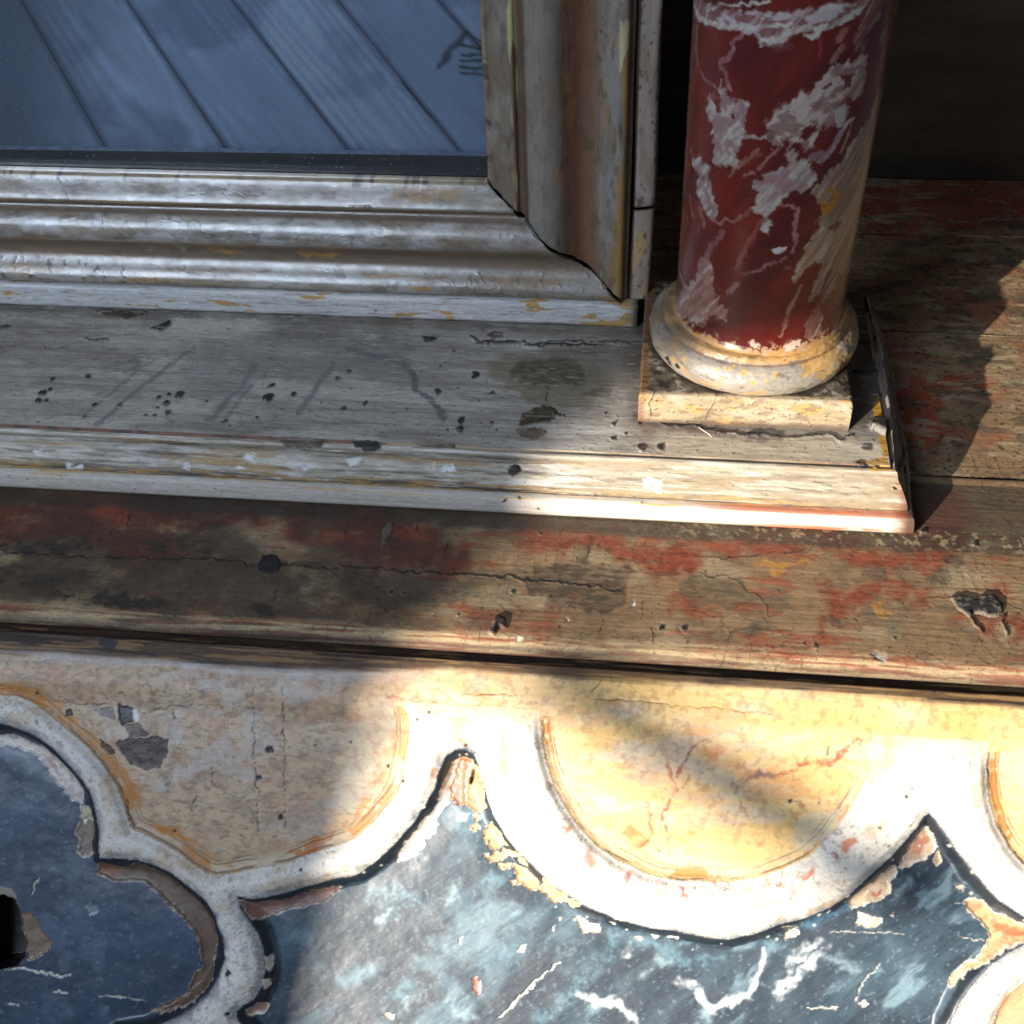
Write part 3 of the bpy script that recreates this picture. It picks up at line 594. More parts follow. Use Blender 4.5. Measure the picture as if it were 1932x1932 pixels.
# ------------------------------------------------------------------ column: block, torus, shaft
colm = empty('column', cab, (0, 0, 0))
bx0, bx1, by0, by1 = .0443, .1215, .0335, .1105
bp = refine(np.array([(by0+.0006, HP-.0005), (by0, HP+.0010), (by0, .0315), (by0+.0006, .0330), (by0+.0020, .0333), (by1, .0333)]), 2)
fnb, cumb = profile_fn(bp)
def blk_fn(A, B):
    P = fnb(A, B); e = np.minimum(A-bx0, bx1-A); P[..., 2] -= np.where(e < .0012, (1-np.sqrt(np.clip(1-(1-e/.0012)**2, 0, 1)))*.0012, 0); return P
s = Surf(np.linspace(bx0, bx1, 230), np.concatenate([np.linspace(0, .0175, 70), np.linspace(.018, cumb[-1], 90)]), blk_fn, UMA, .00025); s.flip = True
zz = s.P[..., 2]; yy = s.P[..., 1]; xx = s.P[..., 0]; st = s.n(90, 5, 4, 161); g2 = s.n(40, 20, 4, 162)
s.col = (lin((164, 146, 118))*(.7+.5*st)[..., None]).astype(np.float32)
s.mix(sm(.50, .66, s.n(70, 14, 4, 163)), (190, 144, 82), .8); s.mix(sm(.56, .68, g2), (170, 158, 138), .7)
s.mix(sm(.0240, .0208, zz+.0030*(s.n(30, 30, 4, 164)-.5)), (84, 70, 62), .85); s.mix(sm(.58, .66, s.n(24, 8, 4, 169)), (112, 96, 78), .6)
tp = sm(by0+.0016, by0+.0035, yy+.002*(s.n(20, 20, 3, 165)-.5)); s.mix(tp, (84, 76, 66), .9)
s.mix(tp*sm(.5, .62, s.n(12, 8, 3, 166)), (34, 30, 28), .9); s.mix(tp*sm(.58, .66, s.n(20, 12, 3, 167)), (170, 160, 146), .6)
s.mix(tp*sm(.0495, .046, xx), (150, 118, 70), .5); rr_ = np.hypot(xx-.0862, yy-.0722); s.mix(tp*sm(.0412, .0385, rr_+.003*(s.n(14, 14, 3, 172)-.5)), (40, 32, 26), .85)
s.mix(sm(.0478, .0455, xx+.001*(s.n(20, 20, 3, 168)-.5)), (124, 82, 56), .65)
cracks(s, [[(1525, 560), (1510, 640), (1460, 720)], [(1135, 540), (1115, 640), (1130, 700)]], 2.0, .0004, (60, 46, 38), reg='K')
s.h += (.0007*(s.n(60, 30, 3, 170)-.5)+.0002*(st-.5)).astype(np.float32)*np.clip(s.b/.001, 0, 1).astype(np.float32); s.rg = .35+.4*g2
speck(s, 6, 4, 171, .78, (70, 58, 46), .8, .0003)
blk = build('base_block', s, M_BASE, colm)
for nm, x_ in (('left', bx0+.0004), ('right', bx1-.0004)):
    prism('block_side', [(by0+.0008, HP-.0005), (by1, HP-.0005), (by1, .0326), (by0+.0016, .0326)], 'x', x_-.0004, x_+.0004, M_DARK if nm == 'right' else M_GRIME, colm, .0003)
# dark crack where block and plinth part
def lathe(cx, cy, prof, nth, nb, seed=0):
    fnl, cl = profile_fn(prof)
    def fn(A, B):
        P = fnl(A, B); r = P[..., 1]; z = P[..., 2]
        return np.stack([cx+r*np.sin(A), cy-r*np.cos(A), z], -1)
    return fn, cl
tor = refine(np.array([(.0362, .0330), (.0375, .0340), (.0392, .0370), (.0398, .0408), (.0390, .0446), (.0374, .0474), (.0356, .0486), (.0352, .0489), (.0346, .0505), (.0340, .0520), (.0322, .0524), (.0312, .0530)]), 2)
tor[:, 1] = .033+(tor[:, 1]-.033)*.78
fnt, clt = lathe(.0862, .0722, tor, 0, 0)
front = lambda s: np.cos(s.a) > .05
s = Surf(np.linspace(-math.pi, math.pi, 560), np.linspace(0, clt[-1], 84), lambda A, B: fnt(A, -B if 0 else B), 1, 1, pick=front); s.flip = True
s.U = s.a*.038/.0002; s.V = s.b/.00022
zz = .033+(s.P[..., 2]-.033)/.78; g = s.n(50, 30, 4, 181); g2 = s.n(26, 14, 4, 182); st = s.n(120, 5, 3, 183)
s.col = (lin((158, 150, 138))*(.72+.5*g)[..., None]).astype(np.float32)
och = np.clip(sm(.53, .63, g2*.6+g*.4+.12*sm(-.1, .7, np.sin(s.a))), 0, 1); s.mix(och, (190, 148, 84), .8)
wl = worley(s.U, s.V, 17, 9)
for k in range(46):
    r = np.random.default_rng(k+5); u = r.uniform(-220, 220); v = r.uniform(30, 80); rr = r.uniform(2, 5.5)
    m = 1-sm(-1, 1, np.hypot(s.U-u, s.V-v)-rr); s.mix(m, (204, 156, 88), .8)
s.mix(sm(.0495, .0503, zz+.0008*(s.n(30, 30, 3, 184)-.5)), (190, 146, 86), .85)
s.mix(sm(.0484, .0488, zz)*sm(.0498, .0492, zz), (120, 76, 48), .7)
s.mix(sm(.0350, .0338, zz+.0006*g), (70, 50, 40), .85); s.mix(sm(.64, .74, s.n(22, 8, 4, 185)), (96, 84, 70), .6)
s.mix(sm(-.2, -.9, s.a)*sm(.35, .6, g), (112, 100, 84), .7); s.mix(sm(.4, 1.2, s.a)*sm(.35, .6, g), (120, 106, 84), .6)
spots(s, [(1230, 345, 24), (1290, 385, 18), (1250, 370, 14)], 'K', (44, 36, 28), .0003)
s.h += (.0010*(g-.5)+.0005*(g2-.5)).astype(np.float32); s.rg = .18+.45*sm(.4, .7, g2)
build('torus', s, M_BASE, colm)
# shaft
CX, CY = .0875, .0724
zs = np.array([(.0326, .0462), (.0325, .0488), (.0317, .0510), (.0312, .0570), (.0314, .120), (.0323, .215)])
fns, cls = lathe(CX, CY, zs, 0, 0)
s = Surf(np.linspace(-math.pi, math.pi, 600), np.concatenate([np.linspace(0, .132, 400), np.linspace(.136, cls[-1], 12)]), fns, 1, 1, pick=front); s.flip = True
s.U = s.a*.031/.000186; s.V = -s.b/.000205
zz = s.P[..., 2]; g = s.n(60, 60, 5, 191); g2 = s.n(18, 18, 4, 192)
s.col = (lin((112, 34, 26))*(.62+.7*g)[..., None]).astype(np.float32)
s.mix(sm(.5, .68, s.n(90, 110, 3, 193)), (92, 28, 26), .6)
# directional smears, rising to the right
D = (s.U*.8+s.V*.6); E_ = (s.U*.6-s.V*.8)
smear = fbm(E_*.3+D*.02, D, 40, 18, 4, 194)
wisp = fbm(E_*.2, D, 13, 9, 4, 205)*.8+.2*s.n(9, 9, 3, 206)
s.mix(sm(.54, .7, fbm(E_*.3, D, 60, 26, 4, 207)), (134, 46, 34), .3); s.mix(sm(.54, .74, fbm(E_*.5, D, 90, 60, 3, 208)), (72, 25, 25), .5)
thin = fbm(E_*.3, D, 11, 6, 4, 209)
WH, PK, TN, LV = (202, 194, 182), (164, 112, 96), (184, 156, 122), (150, 112, 110)
def vein(pts, reg, c, w, a=.9, wp=3, tp=.3): s.mix(s.line(pts, reg, w*REG[reg][2], 1.9, wp, 9, len(pts)+3, taper=tp)*(.45+.6*sm(.3, .6, wisp)), c, a)
def patch(pts, reg, c, a=.92, wp=4, tex=.5, sd=3):
    d, sl = s.sdf(s.at(pts, reg), 34, wp*.9, 9, sd); m = np.zeros(s.U.shape, np.float32)
    if sl is not None: m[sl] = sm(-.8, .7, -d/5+4.0*(wisp[sl]-.5))
    s.mix(m*(1-tex*sm(.4, .66, g2*.5+smear*.5)), c, a*(.72+.28*sm(.3, .6, wisp)))
    s.mix(m*sm(.5, .64, thin), (142, 84, 74), .5); s.mix(m*sm(.58, .7, 1-thin), (214, 206, 196), .45); return m
m = patch([(330, -60), (1640, -60), (1600, 0), (1530, 90), (1400, 150), (1280, 190), (1210, 260), (1170, 250), (1150, 210), (1060, 250), (990, 320), (850, 320), (800, 250), (720, 220), (560, 190), (460, 170), (390, 140), (350, 50)], 'G', LV)
s.mix(m*sm(.5, .62, s.n(40, 14, 4, 195)), (196, 186, 184), .8)
for p, w in (([(360, 30), (400, 130), (470, 165), (700, 195), (880, 185), (1050, 180)], 34), ([(810, 250), (850, 295), (980, 280), (1060, 220), (1150, 195), (1280, 200), (1400, 155), (1540, 80)], 36), ([(440, 150), (450, 80), (540, 30), (900, 10)], 16), ([(1160, 260), (1200, 265), (1260, 220)], 40), ([(1160, 130), (1300, 60), (1500, 30)], 26)): vein(p, 'G', WH, w, .95)
s.mix(s.poly([(900, 330), (1060, 300), (1080, 340), (960, 370)], 'G', 3, 5, 12, 4), (120, 60, 66), .7)
vein([(710, 225), (695, 262), (640, 290), (622, 312), (650, 350), (600, 420), (545, 440), (545, 480), (590, 520), (592, 580), (622, 640)], 'G', (164, 112, 112), 30, .95, 2)
vein([(385, 170), (372, 330), (392, 490)], 'G', (150, 104, 92), 42, .7); vein([(410, 510), (430, 560), (470, 580), (548, 640)], 'G', LV, 22); vein([(557, 570), (548, 650), (575, 700)], 'G', WH, 15)  # the first is a long tan streak down the left side
m = patch([(445, 740), (470, 690), (510, 740), (532, 800), (556, 720), (545, 640), (582, 625), (602, 715), (640, 755), (720, 740), (735, 800), (700, 870), (722, 930), (702, 1000), (690, 1080), (652, 1130), (690, 1185), (600, 1170), (512, 1172), (505, 1100), (522, 1050), (490, 960), (500, 900), (460, 850)], 'G', WH, .9, 5, .35)
s.mix(m*sm(.5, .6, s.n(22, 22, 4, 196)), (150, 116, 118), .8); s.mix(s.poly([(622, 815), (645, 810), (650, 850), (630, 845)], 'G', 1, 1, 8, 3), (110, 36, 36)); s.mix(s.poly([(520, 740), (540, 730), (555, 800), (530, 800)], 'G', 1, 2, 8, 3), (120, 40, 34), .9)
s.mix(s.poly([(460, 690), (500, 650), (540, 690), (490, 720)], 'G', 3, 3, 8, 3), (150, 90, 88), .6); vein([(600, 725), (690, 705)], 'G', LV, 14)
m = patch([(340, 1070), (365, 1140), (410, 1120), (430, 1190), (485, 1190), (460, 1250), (480, 1330), (502, 1420), (526, 1480), (500, 1545), (440, 1510), (400, 1430), (375, 1360), (390, 1280), (420, 1250), (370, 1220)], 'G', WH, .85, 4, .3)
s.mix(m*sm(.5, .6, s.n(20, 24, 4, 197)), LV, .8)
vein([(470, 1560), (540, 1592), (590, 1560), (640, 1590), (690, 1550), (770, 1485)], 'G', PK, 24); vein([(705, 985), (760, 970), (850, 985)], 'G', WH, 18)
m = patch([(860, 985), (880, 880), (950, 800), (1070, 710), (1110, 672), (1180, 680), (1230, 600), (1330, 540), (1372, 452), (1412, 470), (1500, 430), (1560, 400), (1600, 420), (1580, 560), (1540, 680), (1450, 690), (1412, 740), (1452, 800), (1440, 880), (1350, 890), (1250, 930), (1180, 900), (1100, 930), (1150, 980), (1205, 1050), (1150, 1085), (1060, 1010), (1000, 960), (985, 1030), (900, 1010)], 'G', (176, 146, 132), .92, 6, .25)
s.mix(m*sm(.5, .62, smear), (206, 190, 178), .7); s.mix(m*sm(.56, .66, s.n(26, 16, 4, 198)), (132, 100, 92), .8)
s.mix(s.poly([(1420, 520), (1502, 530), (1482, 620), (1430, 640)], 'G', 1.5, 4, 10, 3), (110, 30, 26), .95); s.mix(s.poly([(1270, 640), (1340, 580), (1350, 600), (1290, 650)], 'G', 1.5, 2, 10, 3), (100, 34, 30), .9)
s.mix(s.poly([(860, 990), (890, 900), (960, 930), (930, 1010)], 'G', 3, 5, 10, 3), (96, 66, 56), .7); s.mix(s.poly([(1350, 780), (1440, 770), (1445, 870), (1390, 890)], 'G', 3, 5, 10, 3), WH, .8); vein([(880, 890), (960, 800), (1080, 710)], 'G', WH, 26, .7)
for p, c, w in (([(1185, 1020), (1240, 940)], WH, 34), ([(1250, 1150), (1330, 1085), (1390, 970), (1430, 920)], (186, 170, 172), 44), ([(1405, 1090), (1450, 1000), (1490, 860)], TN, 26), ([(820, 1190), (880, 1140), (960, 1060)], PK, 28), ([(600, 1260), (720, 1160), (820, 1070)], PK, 26), ([(1350, 440), (1420, 330)], PK, 34), ([(1200, 1130), (1290, 1100)], LV, 60), ([(720, 1260), (790, 1220)], PK, 22), ([(1390, 910), (1500, 850)], WH, 20), ([(1680, 300), (1720, 230)], WH, 26), ([(1620, 190), (1690, 100)], (176, 150, 140), 40), ([(1790, 90), (1830, 40)], PK, 26), ([(1670, 680), (1760, 520)], PK, 12), ([(1380, 290), (1440, 210)], PK, 40), ([(1250, 260), (1250, 370), (1270, 420)], (150, 60, 50), 14), ([(1420, 720), (1460, 650)], TN, 16)): vein(p, 'G', c, w, .85)
m = patch([(790, 1060), (860, 1080), (850, 1110), (780, 1100)], 'G', PK)
m = patch([(800, 1300), (870, 1240), (990, 1190), (1040, 1170), (990, 1110), (1070, 1030), (1080, 1100), (1070, 1180), (1150, 1150), (1210, 1200), (1230, 1290), (1170, 1360), (1060, 1370), (1000, 1400), (960, 1450), (930, 1490), (880, 1530), (905, 1600), (882, 1665), (848, 1640), (860, 1560), (810, 1500), (770, 1480), (820, 1440), (810, 1380), (780, 1345)], 'G', WH, .92, 5, .2)
s.mix(m*s.poly([(800, 1290), (1040, 1180), (1070, 1340), (1000, 1390), (900, 1330)], 'G', 6, 6, 14, 4), (158, 110, 116), .8)
m = patch([(1160, 1360), (1280, 1290), (1330, 1200), (1420, 1170), (1440, 1060), (1600, 880), (1660, 700), (1800, 560), (1840, 700), (1700, 1200), (1640, 1500), (1560, 1750), (1500, 1932), (1330, 1932), (1280, 1830), (1100, 1932), (1120, 1820), (1200, 1690), (1230, 1720), (1240, 1600), (1300, 1480), (1240, 1420), (1230, 1370)], 'G', (180, 156, 122), .94, 6, .3)
s.mix(m*sm(.5, .6, smear), (150, 120, 98), .75); s.mix(m*sm(.56, .64, fbm(E_*.25, D, 30, 10, 4, 199)), (206, 188, 158), .7)
s.mix(s.poly([(1300, 1640), (1400, 1560), (1420, 1590), (1330, 1680)], 'G', 2, 5, 10, 3), (120, 44, 32), .85)
s.mix(s.poly([(1250, 1400), (1340, 1330), (1400, 1400), (1350, 1500), (1270, 1560), (1280, 1470)], 'G', 3, 8, 12, 3)*sm(.3, .55, g2), (196, 130, 42), .9)
m = patch([(1560, 420), (1610, 200), (1660, 140), (1720, 40), (1760, -60), (1640, -60), (1560, 60), (1540, 200), (1500, 330)], 'G', (160, 122, 108), .6, 6, .5)
vein([(985, 1455), (1060, 1462), (1098, 1500), (1070, 1600), (1090, 1700), (1062, 1810)], 'G', (176, 122, 110), 28)
s.mix(s.poly([(915, 1782), (960, 1765), (1020, 1750), (1012, 1788), (930, 1812)], 'G', 1.2, 2, 9, 3), (220, 212, 204), .95)
for p, w in (([(400, 1600), (390, 1660)], 16), ([(310, 1530), (318, 1600)], 12), ([(400, 1480), (430, 1610)], 34), ([(330, 1400), (350, 1540)], 40)): vein(p, 'G', PK, w, .6)
m = patch([(-20, 1660), (60, 1600), (110, 1540), (130, 1440), (180, 1420), (205, 1560), (210, 1650), (240, 1690), (268, 1710), (265, 1785), (200, 1760), (150, 1800), (0, 1760)], 'R', (184, 142, 122), .9, 6, .25)
for p, c, w in (([(120, 1500), (180, 1400), (250, 1290)], LV, 34), ([(325, 1500), (370, 1400), (465, 1220)], (150, 84, 76), 26), ([(360, 1535), (450, 1500), (600, 1435)], (160, 110, 104), 18), ([(575, 1880), (620, 1740), (695, 1590)], (168, 118, 104), 24), ([(10, 1480), (40, 1590), (80, 1600)], (190, 160, 146), 16), ([(600, 1500), (640, 1490)], PK, 10), ([(280, 1640), (330, 1580)], LV, 30)): vein(p, 'R', c, w, .85)
patch([(660, 1560), (690, 1420), (760, 1300), (800, 1260), (900, 1290), (850, 1470), (800, 1640), (740, 1690), (730, 1660), (800, 1480), (760, 1440)], 'R', (190, 164, 128), .9, 5, .2)
patch([(700, 1890), (730, 1770), (780, 1690), (850, 1500), (900, 1480), (880, 1600), (800, 1720), (810, 1860)], 'R', (150, 110, 96), .75, 5, .3)
# flaked foot of the shaft
s.mix(sm(.0507, .0495, zz+.0034*(s.n(12, 12, 4, 201)-.5)), (196, 150, 90), .95)
m = sm(.0545, .0505, zz)*sm(.56, .6, s.n(9, 7, 3, 202)); s.mix(m, (192, 158, 128), .9)
for q in ([(1070, 750), (1110, 715), (1170, 710), (1160, 740), (1110, 760)], [(890, 720), (930, 710), (950, 750), (910, 745)]): s.mix(s.poly(q, 'T', 1.2, 4, 8, 4), (226, 200, 180), .9)

s.rg = .25+.3*g2; s.h += (.0003*(g-.5)).astype(np.float32)
build('shaft', s, M_RED, colm)

# ------------------------------------------------------------------ glazed frame
fr = empty('glazed_frame', cab)
YR = .1085
# profile across the moulding: (distance from the glass, forward)
FP = np.array([(0, 0), (0, .0035), (.0015, .0052), (.0090, .0078), (.0110, .0092), (.0124, .0088), (.0130, .0074), (.0150, .0078), (.0175, .0118), (.0215, .0146), (.0255, .0150), (.0290, .0134), (.0325, .0100),
               (.0365, .0070), (.0405, .0066), (.0440, .0084), (.0475, .0118), (.0505, .0132), (.0532, .0126), (.0540, .0110), (.0545, .0092), (.0560, .0090), (.0560, .0040)])
FP[:, 0] /= .056
FR = refine(FP, 2); fseg = np.hypot(np.diff(FR[:, 0]*.052), np.diff(FR[:, 1])); fc = np.concatenate([[0], np.cumsum(fseg)])
ZI, ZO, XI, XO = .0790, .0302, -.0186, .0372           # inner and outer lines of rail and stile
def fw(B): return np.interp(B, fc, FR[:, 0]), np.interp(B, fc, FR[:, 1])
def rail_fn(A, B):
    w, n = fw(B); t = (A-XL)/(1.0)
    xe = XI+(XO-XI)*w-.00025*0
    return np.stack([XL+A*(xe-XL), YR-n, ZI+(ZO-ZI)*w], -1)
def stile_fn(A, B):
    w, n = fw(B); ze = ZI+(ZO-ZI)*w
    return np.stack([XI+(XO-XI)*w, YR-n, ze+A*(.200-ze)], -1)
def frame_paint(s, w, n, L, sd, upright):
    la = (400, 5) if not upright else (5, 400)
    st = fbm(L, w, 160, .05, 4, sd); st2 = fbm(L, w, 60, .10, 4, sd+1); g = fbm(L, w, 26, .14, 4, sd+2); f = fbm(L, w, 9, .05, 3, sd+3)
    s.col = (lin((164, 150, 132) if not upright else (138, 126, 112))*(.80+.35*st)[..., None]).astype(np.float32)
    def band(a, b, e=.012): return sm(a-e, a+e, w)*sm(b+e, b-e, w)
    s.mix(band(-.1, .03), (176, 150, 104), .55)
    s.mix(band(.03, .19)*sm(.4, .6, st2), (206, 202, 198) if not upright else (152, 144, 132), .75)  # whitish paint here and on the roll, lightened to strengthen the highlights
    s.mix(band(.205, .295), (104, 80, 62), .85)
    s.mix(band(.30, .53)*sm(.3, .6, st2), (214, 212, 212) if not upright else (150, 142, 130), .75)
    s.mix(band(.54, .76, .03), (112, 86, 64) if not upright else (128, 92, 70), .75)
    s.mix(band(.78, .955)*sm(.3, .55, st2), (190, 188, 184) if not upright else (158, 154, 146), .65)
    s.mix(band(.955, 1.1), (112, 98, 82), .8)
    och = sm(.57, .63, fbm(L, w, 110, .07, 4, sd+5)); s.mix(och*(band(.19, .22)+band(.50, .62)+band(.80, .97))*(.45 if upright else 1), (180, 138, 74), .75)
    fm = sm(.66, .72, f)*band(.76, .96)*sm(.45, .6, fbm(L, w, 140, 1.0, 2, sd+8)); s.mix(fm, (70, 58, 46), .85); s.h -= (.00008*fm).astype(np.float32)
    s.mix(sm(.62, .74, fbm(L, w, 90, .03, 3, sd+6)), (104, 92, 78), .35)
    s.mix(sm(.64, .72, fbm(L, w, 14, .3, 3, sd+7))*band(-.1, .05), (60, 48, 36), .8)
    s.mix(sm(.5, .68, fbm(L, w, 70, .16, 5, sd+9)), (126, 106, 84), .5); s.mix(sm(.60, .72, fbm(L, w, 30, .06, 4, sd+10)), (92, 76, 60), .5)
    s.h += (.00012*(g-.5)+.0002*(st2-.5)).astype(np.float32)
    s.rg = (.05+.30*sm(.35, .7, g)+.3*band(.955, 1.1)+.25*band(.58, .76)).astype(np.float32)
    return band
bq = np.linspace(0, fc[-1], 190)
s = Surf(np.linspace(0, 1, 720), bq, rail_fn, .0002, .0002, pick=lambda s: np.ones(s.a.shape, bool))
s.flip = False
w, n = fw(s.b); s.U = s.P[..., 0]/.000205; s.V = s.b/.000215
band = frame_paint(s, w, n, s.U, 211, False); x = s.P[..., 0]
for pts, reg, c in (([(910, 1410), (960, 1370), (1050, 1390), (1060, 1430), (960, 1440)], 'J', (190, 184, 160)), ([(740, 1400), (800, 1385), (890, 1400), (880, 1420), (770, 1420)], 'J', (176, 164, 122)), ([(1040, 1390), (1270, 1395), (1280, 1420), (1400, 1440), (1300, 1450), (1060, 1420)], 'J', (198, 146, 60)),
                    ([(1500, 1450), (1640, 1430), (1932, 1445), (1932, 1465), (1540, 1460)], 'J', (196, 142, 56)), ([(830, 1540), (950, 1530), (960, 1545), (850, 1555)], 'J', (198, 146, 66)), ([(310, 1080), (420, 1060), (700, 1090), (680, 1140), (420, 1150), (300, 1130)], 'I', (182, 144, 84)), ([(0, 1620), (300, 1610), (560, 1640), (540, 1660), (100, 1640)], 'I', (198, 146, 64))):
    s.mix(s.poly(pts, reg, 2, 5, 14, 6)*sm(.25, .5, s.n(18, 5, 3, 221)), c, .85)
s.mix(sm(-.06, -.005, x), (134, 116, 92), .45)  # browner towards the mitre, the end's shade put into the colour
m = chip(s, [(590, 1670), (630, 1655), (675, 1645), (720, 1670), (640, 1685)], 'I', (30, 24, 20), .0012)
cracks(s, [[(672, 1650), (675, 1610)], [(140, 1390), (150, 1310)], [(100, 1310), (30, 1330)], [(0, 1190), (60, 1185), (190, 1185)], [(180, 1190), (185, 1230)], [(200, 1330), (205, 1300), (240, 1290)], [(430, 1320), (440, 1380)]], 1.8, .0003, (40, 34, 30), reg='I', warp=2)
chip(s, [(1590, 1350), (1600, 1330), (1612, 1345), (1608, 1370), (1598, 1368)], 'J', (20, 18, 18), .001)
spots(s, [(705, 1228, 8), (840, 1257, 8), (1420, 1228, 10), (1550, 1180, 12), (910, 1500, 6), (1660, 1540, 18), (1700, 1570, 12), (1620, 1558, 10), (1760, 1535, 10), (1830, 1605, 14), (1910, 1585, 10), (1890, 1560, 12), (70, 1200, 8)], 'J', (46, 38, 34), .0003)
wl = worley(s.U+8*s.n(16, 16, 2, 222), s.V*1.0, 30, 4); m = (1-sm(.0, .05, wl))*sm(.45, .55, s.n(120, 30, 3, 223))*(band(.30, .56)+band(.03, .2)*.6+band(.78, .95)*.6); s.mix(m, (52, 44, 38), .8); s.h -= (m*.00012).astype(np.float32)
s.rg = s.rg+.30*sm(.52, .64, s.n(30, 8, 4, 224))+.45*sm(-.06, .0, x)
# the mitre: an opened, chipped joint
jm = sm(.0007, .0001, (XI+(XO-XI)*w)-x-.0002+.0016*(fbm(w*300, w*0, 14, 20, 3, 3)-.55)); s.mix(jm, (26, 21, 18)); s.h -= (jm*.0012).astype(np.float32)
s.mix(s.poly([(575, 1090), (600, 1055), (640, 1090), (700, 1180), (660, 1140), (620, 1120)], 'H', 1.5, 3, 8, 4), (214, 200, 178), .9)
rail = build('bottom_rail', s, M_FRAME, fr)
s = Surf(np.linspace(0, 1, 330), bq, stile_fn, .0002, .0002, pick=lambda s: np.ones(s.a.shape, bool)); s.flip = True
w, n = fw(s.b); s.U = s.b/.00021; s.V = -s.P[..., 2]/.00024; z = s.P[..., 2]
band = frame_paint(s, w, n, s.V, 231, True)
s.mix(sm(.5, .6, s.n(9, 120, 4, 241))*band(.19, .235), (214, 206, 150), .85); s.mix(sm(.42, .58, s.n(12, 120, 4, 242))*band(.91, .96), (190, 148, 76), .8)
s.mix(sm(.52, .6, s.n(14, 60, 4, 243))*band(.90, .96)*sm(.09, .12, z), (226, 214, 160), .8)
s.mix(band(.60, .80)*sm(.3, .6, s.n(40, 160, 3, 244)), (136, 92, 66), .6); s.mix(band(.30, .50), (142, 136, 126), .5)
s.mix(s.poly([(855, 350), (875, 240), (890, 340), (900, 550), (870, 480)], 'H', 1.6, 3, 10, 5), (214, 210, 158), .9)
s.mix(s.poly([(870, 850), (910, 840), (915, 930), (890, 960), (870, 900)], 'H', 1.6, 3, 10, 5), (196, 158, 88), .8)
s.mix(s.poly([(1000, 1080), (1060, 1100), (1080, 1190), (1040, 1220), (1000, 1150)], 'H', 3, 9, 12, 5)*sm(.35, .55, s.n(6, 20, 3, 246)), (232, 206, 178), .9)
s.mix(s.poly([(870, 1130), (1150, 1170), (1160, 1330), (1000, 1350), (880, 1290)], 'H', 8, 9, 20, 5), (140, 110, 76), .5)
s.mix(s.poly([(1180, 1260), (1290, 1220), (1330, 1290), (1260, 1400), (1190, 1380)], 'H', 4, 9, 14, 5), (180, 140, 74), .7)
cracks(s, [[(1165, 1340), (1170, 1130), (1160, 1040), (1220, 990)], [(1160, 830), (1200, 800), (1320, 800)], [(1040, 330), (1010, 390)], [(1010, 300), (1050, 270)], [(870, 1010), (940, 1020)], [(700, 860), (740, 860)], [(780, 1090), (800, 1120)]], 2.2, .0005, (54, 40, 30), reg='H', warp=2)
spots(s, [(530, 130, 8), (550, 380, 10), (575, 385, 8), (545, 485, 14), (960, 515, 12), (1075, 590, 8), (1060, 640, 12), (980, 665, 8), (1085, 680, 10), (1100, 760, 8), (1515, 360, 8), (980, 325, 12), (1250, 135, 6), (1315, 540, 10), (1100, 1055, 6), (640, 1130, 10)], 'H', (52, 40, 32), .0004)
s.mix(s.poly([(800, 640), (830, 580), (850, 600), (840, 720), (800, 750)], 'H', 4, 6, 10, 5), (92, 88, 82), .7); s.mix(s.poly([(880, 360), (905, 330), (930, 380), (910, 400)], 'I', 2, 3, 10, 5), (86, 76, 66), .8)
s.mix(s.poly([(560, 990), (610, 970), (690, 1030), (740, 1100), (760, 1200), (700, 1160), (620, 1070)], 'H', 2, 4, 9, 5), (150, 128, 98), .85)
jm = sm(.00045, .0001, z-(ZI+(ZO-ZI)*w)+.0018*(fbm(w*300, w*0, 14, 20, 3, 8)-.55)); s.mix(jm, (24, 20, 17)); s.h -= (jm*.0014).astype(np.float32)
build('side_stile', s, M_STILE, fr)
# outer strip along the stile, split across
def strip_fn(z0, z1, top_edge):
    pr = refine(np.array([(.0376, .000), (.0376, .0070), (.0384, .0080), (.0392, .0086), (.0440, .0086), (.0456, .0080), (.0461, .0066), (.0461, -.010)]), 1)
    sg = np.hypot(*np.diff(pr, axis=0).T); cc = np.concatenate([[0], np.cumsum(sg)])
    def fn(A, B):
        xx = np.interp(B, cc, pr[:, 0]); nn = np.interp(B, cc, pr[:, 1])
        wob = .0012*(xx-.0376)/.0085
        return np.stack([xx-.0004*np.sin(A*60), YR-nn, A+wob*top_edge], -1)
    return fn, cc
for z0, z1, wv, te, warm in ((.0302, .0712, 1, 1.0, .7), (.0722, .200, 1, 1.0, .1)):
    fn, cc = strip_fn(z0, z1, te)
    s = Surf(np.linspace(z0, z1, int((z1-z0)/.0005)), np.linspace(0, cc[-1], 60), fn, .0002, .0002); s.U = s.b/.0002; s.V = -s.a/.00024; s.flip = False
    st = s.n(6, 160, 4, 251); g = s.n(20, 40, 4, 252)
    s.col = (lin((170, 156, 146))*(.75+.45*st)[..., None]).astype(np.float32); s.mix(sm(.5, .65, g), (144, 128, 116), .6)
    s.mix(sm(.5, .62, s.n(16, 50, 4, 253)), (206, 166, 92), warm); s.mix(sm(0, 1, g)*.5, (190, 166, 130), warm)
    s.mix(sm(.0392, .0384, s.P[..., 0]), (74, 54, 46), .9); s.mix(sm(.70, .76, s.n(7, 12, 3, 254)), (66, 50, 42), .7)
    e = np.minimum(s.a-z0, z1-s.a); s.mix(sm(.0008, .0001, e), (40, 32, 28), .9); s.h += (.0005*(s.n(40, 60, 3, 255)-.5)).astype(np.float32)
    build('edge_strip', s, M_STILE, fr)
